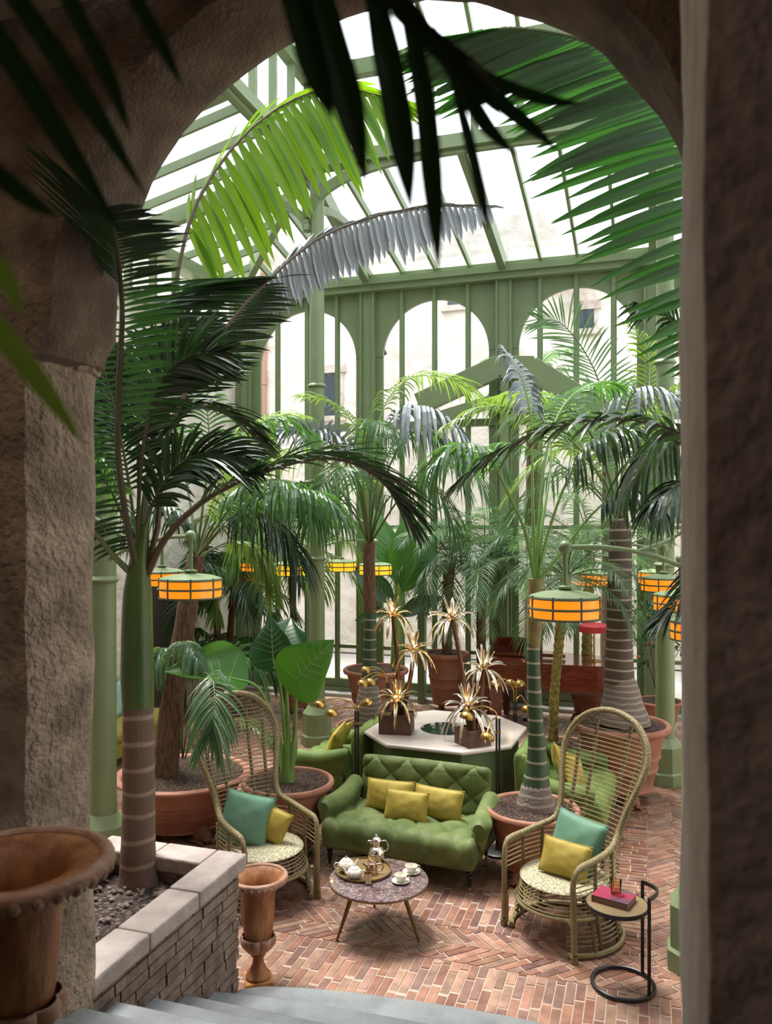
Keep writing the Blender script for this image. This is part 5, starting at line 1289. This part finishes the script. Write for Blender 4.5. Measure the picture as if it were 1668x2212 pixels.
for pts, k in ((P(cd, (1330, 1000, 8.85), (1310, 880, 8.9), (1275, 780, 9.0), (1215, 700, 9.1), (1160, 690, 9.2)), dict(L=.55, m='leaf_feather', droop=.15, up=(0, -1, .2), n=44, w_=.022)),
               (P(cd, (1370, 1000, 8.85), (1410, 900, 8.9), (1470, 830, 9.0), (1530, 830, 9.1)), dict(L=.5, m='leaf_bright', droop=.6, n=34, w_=.026)),
               (P(cd, (1290, 1020, 8.6), (1220, 940, 8.4), (1130, 890, 8.2), (1040, 880, 8.1), (960, 920, 8.0)), dict(L=.5, m='leaf_olive', droop=.6, n=40, w_=.026)),
               (P(cd, (1400, 1050, 8.6), (1460, 1010, 8.4), (1530, 1040, 8.3)), dict(L=.5, m='leaf_mid', droop=.8, n=28, w_=.028)),
               (P(cd, (1300, 980, 9.1), (1260, 900, 9.5), (1180, 850, 9.9), (1080, 860, 10.2)), dict(L=.5, m='leaf_bright', droop=.5, n=36, w_=.024)),
               (P(cd, (1345, 1000, 8.6), (1350, 900, 8.4), (1380, 840, 8.2), (1450, 850, 8.0), (1500, 920, 7.9)), dict(L=.5, m='leaf_sheen', droop=.9, n=28, w_=.045)),
               (P(cd, (1290, 1060, 8.5), (1220, 1020, 8.2), (1150, 1060, 8.0), (1100, 1130, 7.9)), dict(L=.45, m='leaf_mid', droop=.7, n=34, w_=.024)),
               (P(cd, (1370, 980, 9.2), (1400, 860, 9.6), (1400, 760, 9.9), (1360, 700, 10.2)), dict(L=.5, m='leaf_bright', droop=.4, n=34, w_=.026)),
               (P(cd, (1270, 1050, 9.2), (1170, 980, 9.5), (1080, 960, 9.8), (1000, 1010, 10.0)), dict(L=.5, m='leaf_mid', droop=.6, n=38, w_=.024)),
               (P(cd, (1310, 1010, 8.7), (1250, 900, 8.6), (1170, 860, 8.5), (1090, 920, 8.4)), dict(L=.5, m='leaf_feather', droop=.5, n=38, w_=.024)),
               (P(cd, (1300, 1030, 9.0), (1230, 970, 9.0), (1160, 1000, 9.0), (1090, 1080, 9.0)), dict(L=.45, m='leaf_olive', droop=.6, n=36, w_=.022))):
    frond(pD_, pts, t0=.22, r0=.014, **k)

# 6 pot behind the right column with a fruiting shrub
c, d = pot_at(1424, 1512, .5)
sh = thing('potted_shrub', 'small leaved shrub with orange fruit in the pot behind the right column', 'shrub', c)
pot_parts(sh, c, .325, .5, foot_az=.3)
rs = random.Random(21); b = MB(); lf = MB(); tips = []
for k in range(9):
    e = at(rs.uniform(1365, 1470), rs.uniform(1320, 1430), d+rs.uniform(-.3, .3)); b.tube(crom([c+UP*.48, c.lerp(e, .5)+UP*.35, e], 8), [.014, .012, .010, .009, .008, .006, .005, .004], 6); tips.append(e)
obj('branches', b, M['rib_brown'], sh)
for k in range(420):
    e = rs.choice(tips)+V((rs.gauss(0, .13), rs.gauss(0, .13), rs.gauss(0, .16))); D = V((rs.uniform(-1, 1), rs.uniform(-1, 1), rs.uniform(-.9, .4))).normalized()
    blade(lf, e, D, D.cross(UP), .085, .042, .3, .2, 3)
obj('foliage', lf, M['leaf_broad_dark'], sh, smooth=False)
for k in range(14): f = MB(); f.ball(rs.choice(tips)+V((rs.gauss(0, .12), -.12+rs.gauss(0, .06), rs.gauss(0, .14))), .02, 8, 6); obj('fruit', f, mat('orange_fruit', (.55, .16, .02), .4) if 'orange_fruit' not in bpy.data.materials else bpy.data.materials['orange_fruit'], sh)

# 7 tall pot behind the piano
c = at(1276, 1130, 12.4); c.z = 0
pH_ = thing('potted_palm', 'potted feathery palm in the tall pale pot behind the tail of the piano', 'palm', c, 0, 'potted palms')
pot_parts(pH_, c, .40, .78, foot_az=-.8)
trunk(pH_, P((1268, 1430, 12.4), (1269, 1360, 12.4), (1272, 1270, 12.4), (1275, 1200, 12.4)), [.085, .08, .08, .08], 'trunk_scale', 12, wob=.1, sub=40)
crown(pH_, at(1275, 1200, 12.4), 16, 1.9, .42, (-5, 75), 1.6, 12, n=40, w_=.016, m='leaf_feather', droop=.4, t0=.12, r0=.011)

# 8 pot in front of the back wall, middle
c = at(965, 1130, 12.9); c.z = 0
pG_ = thing('potted_palm', 'feathery palm in the big pot standing free before the back wall, left of the piano', 'palm', c, 0, 'potted palms')
pot_parts(pG_, c, .365, .95, foot_az=-2.3)
trunk(pG_, P((966, 1415, 12.9), (966, 1350, 12.9), (968, 1280, 12.9), (972, 1210, 12.9)), [.085, .08, .085, .10], 'trunk_fibre', 12, wob=.08, sub=30)
crown(pG_, at(972, 1205, 12.9), 20, 1.35, .40, (-20, 80), 1.8, 13, n=44, w_=.014, m='leaf_feather', droop=.4, t0=.1, r0=.010)

# 9 banana plant
c = at(812, 1130, 12.3); c.z = 0
bn = thing('potted_banana_plant', 'banana plant with big paddle leaves in the pot behind the left palm lamp', 'plant', c)
pot_parts(bn, c, .50, .80, foot_az=-.5)
b = MB(); b.tube(P((856, 1435, 12.3), (858, 1350, 12.3), (862, 1260, 12.3)), [.09, .075, .06], 12); obj('stem', b, M['stem_green'], bn)
for q0, ax, nr, L_, W_ in (((862, 1270), (.1, 0, 1), (-.3, -1, .1), 1.25, .42), ((850, 1300), (-.6, -.1, .55), (-.4, -.8, .6), .8, .36), ((868, 1280), (.55, .1, .9), (.2, -1, .2), 1.1, .38), ((846, 1330), (-.9, -.1, .0), (.1, -.8, .6), .55, .30),
                       ((858, 1260), (-.25, .2, 1), (.3, -1, 0), 1.3, .40), ((866, 1330), (.8, -.2, .5), (-.2, -.8, .6), .7, .3)):
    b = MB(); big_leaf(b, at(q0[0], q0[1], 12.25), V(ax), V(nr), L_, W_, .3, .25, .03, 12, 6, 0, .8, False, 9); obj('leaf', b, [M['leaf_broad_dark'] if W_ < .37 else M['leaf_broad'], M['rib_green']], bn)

# 10 pot before the octagon with ringed green trunk
c = at(797, 1130, 10.0); c.z = 0
pE_ = thing('potted_palm', 'potted palm with ringed trunk standing behind the left palm lamp, silvery arching fronds', 'palm', c, 0, 'potted palms')
pot_parts(pE_, c, .42, .52, foot_az=.2)
trunk(pE_, P((797, 1562, 10), (797, 1520, 10), (797, 1480, 10)), [.19, .165, .115], 'trunk_grey', 18, 'trunk_foot', 0, 8)
trunk(pE_, P((797, 1490, 10), (799, 1430, 10), (800, 1320, 10)), [.118, .085, .075], 'trunk_green', 16)
trunk(pE_, P((800, 1325, 10), (798, 1260, 10), (797, 1170, 10)), [.075, .08, .07], 'trunk_fibre', 14, 'leaf_sheath')
ce_ = (797, 1180, 10)
for pts, k in ((P(ce_, (802, 1060, 9.95), (825, 940, 9.8), (880, 880, 9.6), (950, 890, 9.4), (1010, 950, 9.3)), dict(L=.72, m='leaf_sheen', droop=1.0, n=26, w_=.05, t0=.48)),
               (P(ce_, (780, 1070, 9.8), (740, 970, 9.5), (680, 930, 9.2), (600, 940, 9.0), (525, 1010, 8.8)), dict(L=.62, m='leaf_sheen', droop=.7, n=34, w_=.036, t0=.3)),
               (P(ce_, (785, 1040, 10), (765, 920, 10.1), (715, 870, 10.2), (650, 855, 10.3)), dict(L=.5, m='leaf_olive', droop=.4, n=32, w_=.028, t0=.4)),
               (P(ce_, (805, 1030, 10.1), (825, 890, 10.3), (880, 820, 10.5), (960, 815, 10.7), (1040, 860, 10.9)), dict(L=.62, m='leaf_olive', droop=.5, n=38, w_=.03, t0=.4)),
               (P(ce_, (765, 1110, 9.7), (700, 1050, 9.4), (620, 1050, 9.1), (545, 1120, 8.9), (510, 1200, 8.8)), dict(L=.65, m='leaf_mid', droop=.8, n=36, w_=.034, t0=.25)),
               (P(ce_, (830, 1090, 9.8), (890, 1040, 9.6), (950, 1070, 9.4), (985, 1150, 9.3)), dict(L=.6, m='leaf_mid', droop=.8, n=32, w_=.028, t0=.3)),
               (P(ce_, (815, 1040, 10.1), (860, 950, 10.2), (930, 930, 10.3), (1000, 1000, 10.4)), dict(L=.55, m='leaf_feather', droop=.7, n=36, w_=.026, t0=.3)),
               (P(ce_, (790, 1100, 9.6), (770, 1030, 9.2), (730, 1010, 8.8), (690, 1060, 8.5), (670, 1130, 8.4)), dict(L=.55, m='leaf_mid', droop=.9, n=32, w_=.032, t0=.3)),
               (P(ce_, (770, 1070, 10.3), (720, 990, 10.6), (640, 970, 10.9), (560, 1010, 11.1)), dict(L=.6, m='leaf_olive', droop=.7, n=34, w_=.03, t0=.3)),
               (P(ce_, (760, 1090, 10.2), (690, 1040, 10.4), (610, 1080, 10.6), (560, 1160, 10.7)), dict(L=.6, m='leaf_feather', droop=.9, n=34, w_=.03, t0=.3)),
               (P(ce_, (772, 1060, 9.6), (722, 965, 9.3), (650, 935, 9.1), (575, 965, 8.9)), dict(L=.5, m='leaf_sheen', droop=.2, n=34, w_=.04, t0=.4, lift=.5)),
               (P(ce_, (760, 1120, 9.5), (690, 1080, 9.2), (620, 1110, 8.9), (580, 1190, 8.8)), dict(L=.55, m='leaf_sheen', droop=.9, n=34, w_=.034, t0=.3)),
               (P(ce_, (840, 1010, 9.9), (900, 930, 9.8), (965, 960, 9.7), (1010, 1060, 9.6)), dict(L=.55, m='leaf_mid', droop=.7, n=36, w_=.028, t0=.3)),
               (P(ce_, (860, 1080, 9.7), (930, 1000, 9.4), (1010, 1000, 9.2), (1060, 1090, 9.1)), dict(L=.52, m='leaf_feather', droop=.7, n=36, w_=.026, t0=.3)),
               (P(ce_, (800, 1050, 9.8), (790, 960, 9.5), (810, 910, 9.2), (840, 930, 8.9)), dict(L=.55, m='leaf_mid', droop=.9, n=26, w_=.03, t0=.4))):
    frond(pE_, pts, r0=.014, rib='stem_green' if k['m'] == 'leaf_olive' else 'rib_green', **k)

# 11 pot at the far left back
c = at(488, 1130, 12.9); c.z = 0
pJ_ = thing('potted_palm', 'potted dark palm at the far left back, its pot above the left rattan chair', 'palm', c, 0, 'potted palms')
pot_parts(pJ_, c, .335, .66, foot_az=.2)
for x, tx in ((470, 462), (498, 506)): trunk(pJ_, P((x, 1440, 12.9), (x, 1370, 12.9), (tx, 1260, 12.9)), [.06, .055, .05], 'trunk_fibre', 10, wob=.06)
crown(pJ_, at(490, 1420, 12.8), 10, 1.15, .45, (15, 70), 1.9, 31, n=24, w_=.04, m='leaf_mid', droop=.6, t0=.3, r0=.010)
crown(pJ_, at(462, 1260, 12.9), 10, 1.3, .5, (0, 75), 1.6, 32, n=28, w_=.03, m='leaf_dark', droop=.6, t0=.2, r0=.010)
crown(pJ_, at(506, 1260, 12.9), 12, 1.5, .5, (0, 75), 1.6, 33, n=30, w_=.03, m='leaf_mid', droop=.6, t0=.2, r0=.010)

# 12 feathery palm filling the back right, and one at the back left of the centre column
c = at(1040, 1130, 12.75); c.z = 0
pK_ = thing('potted_palm', 'bushy feathery palm before the back wall, between the free standing pot and the piano', 'palm', c, 0, 'potted palms')
pot_parts(pK_, c, .22, .6, foot_az=.3)
trunk(pK_, [V((c.x, c.y, .66)), V((c.x, c.y, 1.6)), V((c.x+.05, c.y, 2.4))], [.08, .075, .08], 'trunk_fibre', 10, wob=.06)
crown(pK_, V((c.x+.05, c.y, 2.4)), 22, 1.75, .42, (-15, 78), 1.7, 41, n=40, w_=.016, m='leaf_feather', droop=.4, t0=.12, r0=.010)
c = at(640, 1130, 13.0); c.z = 0
pL_ = thing('potted_palm', 'thin leaved palm behind the clear standing green column, seen between its hanging fronds', 'palm', c, 0, 'potted palms')
pot_parts(pL_, c, .3, .5, foot_az=.3)
trunk(pL_, [V((c.x, c.y, .46)), V((c.x-.05, c.y, 1.6)), V((c.x-.1, c.y, 2.7))], [.06, .055, .06], 'trunk_fibre', 10, wob=.06)
crown(pL_, V((c.x-.1, c.y, 2.7)), 16, 1.9, .5, (-10, 78), 1.6, 42, n=36, w_=.026, m='leaf_olive', droop=.6, t0=.2, r0=.010)

# ------------------------------------------------------------------ the big palm in the planter
pA_p = V((-1.545, 5.03, .78))
pA = thing('palm_tree', 'big palm with green crownshaft and ringed brown trunk growing in the raised planter', 'palm', pA_p)
trunk(pA, [V((-1.535, 5.03, .76)), V((-1.54, 5.03, .90)), V((-1.535, 5.03, 1.3)), V((-1.54, 5.03, 1.87))], [.128, .112, .102, .098, .094], 'trunk_brown', 28, wob=.008, sub=40)
trunk(pA, [V((-1.54, 5.03, 1.86)), V((-1.545, 5.03, 2.1)), V((-1.545, 5.03, 2.45)), V((-1.535, 5.03, 2.72)), V((-1.50, 5.02, 3.0))], [.096, .102, .096, .088, .06, .03], 'crownshaft', 28, 'crownshaft', sub=30)
ca_ = (296, 1235, 5.02)
A2 = P((312, 1240, 5.02), (342, 1130, 5.05), (352, 980, 5.1), (400, 850, 5.2), (480, 720, 5.35), (570, 615, 5.5), (680, 520, 5.7), (800, 470, 5.85), (930, 445, 6.0), (1060, 445, 6.15))
A1 = P(ca_, (278, 1150, 4.85), (256, 1000, 4.5), (256, 850, 4.1), (264, 690, 3.7), (258, 580, 3.35), (246, 500, 3.08), (226, 450, 2.92))
for pts, k in ((A1, dict(L=.44, m='leaf_dark', droop=.05, n=34, w_=.028, t0=.66, dvec=(-.66, -.42, .60), sides=(-1,), jit=.06, up=(.15, -1, .25), rib='rib_dark', r0=.024)),
               (A1, dict(L=.34, m='leaf_dark', droop=.10, n=46, w_=.034, t0=.36, dvec=(.95, -.1, .12), sides=(1,), jit=.10, up=(.15, -1, .25), rib='rib_dark', r0=.02)),
               (A1[:5], dict(L=.40, m='leaf_dark', droop=.25, n=40, w_=.03, t0=.16, dvec=(-.9, -.2, -.15), sides=(-1,), jit=.12, up=(.15, -1, .25), rib='rib_dark', r0=.012)),
               (A2, dict(L=.36, m='leaf_sheen', droop=.12, n=44, w_=.062, t0=.545, dvec=(.12, -.1, -1), sides=(1, -1), jit=.07, rib='rib_brown', a0=22, a1=14, r0=.022, lift=.12, fold=.2)),
               (A2[:6], dict(L=.44, m='leaf_dark', droop=.14, n=34, w_=.036, t0=.58, dvec=(.98, -.1, .06), sides=(1,), jit=.08, rib='rib_brown', r0=.016)),
               (A2[:6]+P((600, 600, 5.5)), dict(L=.80, m='leaf_dark', droop=.15, n=34, w_=.034, t0=.62, dvec=(-.95, -.25, -.10), sides=(1,), jit=.08, rib='rib_brown', r0=.012)),
               (P(ca_, (300, 1080, 4.95), (315, 930, 4.85), (350, 820, 4.78), (410, 770, 4.75), (480, 760, 4.75)), dict(L=.40, m='leaf_dark', droop=.22, n=44, w_=.032, t0=.42, up=(.2, -1, .2), rib='rib_brown', a0=60, a1=22)),
               (P((318, 1240, 5.02), (360, 1160, 4.98), (450, 1075, 4.92), (590, 1012, 4.9), (720, 990, 4.98), (820, 1035, 5.08), (885, 1130, 5.2)), dict(L=.56, m='leaf_dark', droop=.30, n=58, w_=.034, t0=.30, rib='rib_brown', a0=34, a1=12, r0=.024)),
               (P((285, 1240, 5.02), (245, 1200, 4.9), (205, 1150, 4.75), (150, 1090, 4.6), (90, 1090, 4.5)), dict(L=.4, m='leaf_dark', droop=.5, n=16, w_=.03, t0=.6, r0=.022)),
               (P(ca_, (285, 1090, 5.05), (262, 950, 5.1), (240, 850, 5.15), (220, 780, 5.2)), dict(L=.48, m='leaf_dark', droop=.25, n=40, w_=.032, t0=.30, up=(.1, -1, .3), a0=75, a1=35)),
               (P(ca_, (310, 1080, 5.05), (335, 960, 5.15), (390, 890, 5.3), (480, 890, 5.4), (560, 950, 5.5)), dict(L=.50, m='leaf_dark', droop=.35, n=44, w_=.034, t0=.30, a0=50, a1=18)),
               (P(ca_, (300, 1060, 5.1), (300, 920, 5.2), (330, 800, 5.35), (400, 730, 5.5), (480, 720, 5.6)), dict(L=.46, m='leaf_dark', droop=.3, n=44, w_=.034, t0=.35, up=(.1, -1, .2))),
               (P(ca_, (270, 1130, 5.0), (235, 1050, 4.95), (205, 1000, 4.9), (160, 980, 4.85)), dict(L=.46, m='leaf_mid', droop=.5, n=30, w_=.03, t0=.25)),
               (P(ca_, (318, 1120, 5.0), (370, 1020, 4.95), (440, 980, 4.9), (540, 990, 4.9)), dict(L=.46, m='leaf_dark', droop=.3, n=40, w_=.034, t0=.3, up=(0, -1, .6), a0=46, a1=18)),
               (P((300, 1200, 5.05), (325, 1000, 5.2), (345, 800, 5.35), (378, 620, 5.5), (420, 450, 5.6), (510, 310, 5.7), (620, 222, 5.8), (730, 190, 5.9), (860, 215, 6.0)), dict(L=.78, m='leaf_bright', droop=.14, n=30, w_=.088, t0=.46, dvec=(.42, -.05, -1), sides=(1, -1), jit=.09, a0=24, a1=16, lift=.08, fold=.12, r0=.022, rib='rib_brown'))):
    frond(pA, pts, **k)

# palm whose crown stands behind the right jamb
pr_c = at(1650, 1130, 4.6); pr_c.z = 0
pR_ = thing('potted_palm', 'tall palm behind the right jamb, its dark green fronds reaching in from the right', 'palm', pr_c, 0, 'potted palms')
pot_parts(pR_, pr_c, .34, .5, foot_az=.3)
trunk(pR_, [pr_c+UP*.45, pr_c+UP*1.5, pr_c+UP*2.6, pr_c+UP*3.05], [.12, .09, .085, .06], 'trunk_green', 14)
cr_ = (1650, 1085, 4.6)
for pts, k in ((P(cr_, (1650, 900, 4.6), (1630, 700, 4.6), (1590, 480, 4.55), (1510, 280, 4.5), (1400, 160, 4.4), (1260, 85, 4.3), (1110, 60, 4.2), (990, 75, 4.15)), dict(L=1.0, m='leaf_deep', droop=.10, n=74, w_=.058, t0=.22, dvec=(-1, -.1, -.40), sides=(1,), jit=.09, r0=.020, fold=.1)),
               (P(cr_, (1550, 1010, 5.1), (1470, 935, 5.15), (1340, 905, 5.2), (1190, 925, 5.25), (1070, 985, 5.3), (985, 1050, 5.35)), dict(L=.46, m='leaf_dark', droop=.42, n=32, w_=.066, t0=.22, rib='rib_brown', a0=58, a1=16, fold=.12)),
               (P(cr_, (1570, 950, 5.1), (1530, 800, 5.1), (1470, 700, 5.1), (1380, 660, 5.1)), dict(L=.5, m='leaf_dark', droop=.5, n=26, w_=.036, t0=.35, a0=65)),
               (P(cr_, (1560, 1150, 5.0), (1510, 1220, 4.95), (1470, 1290, 4.9), (1420, 1350, 4.85)), dict(L=.3, m='leaf_dark', droop=.3, n=24, w_=.022, t0=.3, a0=40, a1=15)),
               (P(cr_, (1560, 1000, 5.3), (1500, 930, 5.6), (1420, 960, 5.9), (1360, 1050, 6.1)), dict(L=.5, m='leaf_dark', droop=.9, n=24, w_=.05, t0=.3)),
               (P(cr_, (1540, 1060, 5.0), (1480, 1040, 4.9), (1420, 1080, 4.85)), dict(L=.42, m='leaf_dark', droop=.7, n=22, w_=.04, t0=.3))):
    frond(pR_, pts, **k)

# ------------------------------------------------------------------ palms outside in the courtyard
for px, d, zc_, sd_, lb in ((1150, 15.3, 5.6, 51, 'palm outside in the courtyard, seen through the right arched window'), (1315, 14.9, 5.0, 52, 'paler palm outside in the courtyard, further right behind the glass'), ):
    c = at(px, 1130, d); c.z = 0; o_ = thing('palm_tree', lb, 'palm', c)
    trunk(o_, [c, c+UP*zc_*.5, c+UP*zc_], [.16, .12, .11], 'trunk_fibre', 10, wob=.05)
    crown(o_, c+UP*zc_, 14, 1.15, .42, (-5, 75), 1.5, sd_, inside=False, n=28, w_=.03, m='leaf_feather', droop=.5, t0=.25, r0=.012)

# ------------------------------------------------------------------ leaves close to the eye in the passage
def blades(name, label, specs, m, rib=None):
    t = thing(name, label, 'palm frond', specs[0][0][0], 0)
    for pts, wd in specs:
        b = MB(); pth = crom(pts, 14); rows = []
        for i, p_ in enumerate(pth):
            T = (pth[min(i+1, 13)]-pth[max(i-1, 0)]).normalized(); W = T.cross(V((.2, -1, .1))).normalized(); N = T.cross(W)
            k = wd*.5*min(1, .6+i*.1)*(1-max(0, (i-8)/5.05)**1.5); rows.append([p_-W*k, p_+N*k*.35, p_+W*k])
        b.quadgrid(rows); obj('leaflet', b, M[m], t, smooth=False)
    if rib:
        b = MB(); q_ = crom(rib, 20); b.tube(q_, [.007-.005*i/19 for i in range(20)], 8); obj('midrib', b, M['rib_dark'], t)
    return t
blades('palm_frond', 'dark out of focus palm frond hanging from above at the top middle of the arch', [
    (P((655, -120, .92), (700, 40, .92), (752, 220, .93), (792, 400, .94)), .040), (P((800, -60, .95), (836, 120, .95), (868, 300, .96), (888, 455, .97)), .036),
    (P((880, 40, .98), (915, 200, .98), (935, 400, .99), (948, 590, 1.0)), .028), (P((600, -140, .9), (640, 0, .9), (680, 150, .9), (720, 260, .9)), .034),
    (P((930, 60, 1.0), (985, 160, 1.0), (1050, 270, 1.0), (1120, 340, 1.0)), .024), (P((960, 100, 1.02), (1040, 190, 1.02), (1130, 260, 1.03), (1210, 330, 1.04)), .024),
    (P((850, 20, .96), (930, 90, .97), (1010, 170, .98), (1080, 250, .99)), .026), (P((990, 130, 1.04), (1080, 180, 1.05), (1180, 215, 1.06), (1260, 225, 1.07)), .02),
    (P((720, -90, .93), (790, -30, .93), (880, 20, .94), (960, 110, .95)), .03), (P((980, 180, 1.03), (1010, 290, 1.03), (1040, 420, 1.03), (1055, 500, 1.03)), .016)],
    'leaf_dark', P((480, -200, .88), (640, -110, .9), (800, -40, .94), (940, 70, .99), (1060, 170, 1.04), (1150, 290, 1.08)))
blades('palm_frond', 'dark out of focus palm leaves crossing the stone pier at the upper left', [
    (P((-90, -40, .85), (20, 120, .86), (140, 310, .87), (270, 520, .88)), .026), (P((-60, -120, .87), (60, 30, .88), (190, 220, .89), (320, 430, .9)), .024),
    (P((90, -120, .9), (160, 20, .9), (230, 160, .9), (285, 300, .9)), .020), (P((240, -100, .93), (300, 10, .93), (350, 100, .93), (395, 190, .93)), .018),
    (P((-120, 250, .82), (-30, 350, .82), (60, 430, .82), (130, 470, .82)), .02)], 'leaf_dark', P((-200, -60, .84), (-60, -150, .86), (120, -180, .9), (300, -160, .95)))
blades('palm_frond', 'out of focus palm leaf with yellowing tip at the left edge', [
    (P((-120, 560, .80), (-20, 690, .80), (80, 820, .80), (185, 965, .80)), .022), (P((-120, 430, .78), (-50, 530, .78), (10, 600, .78), (50, 690, .78)), .02)], 'leaf_olive', P((-260, 420, .78), (-180, 440, .78), (-90, 520, .79)))
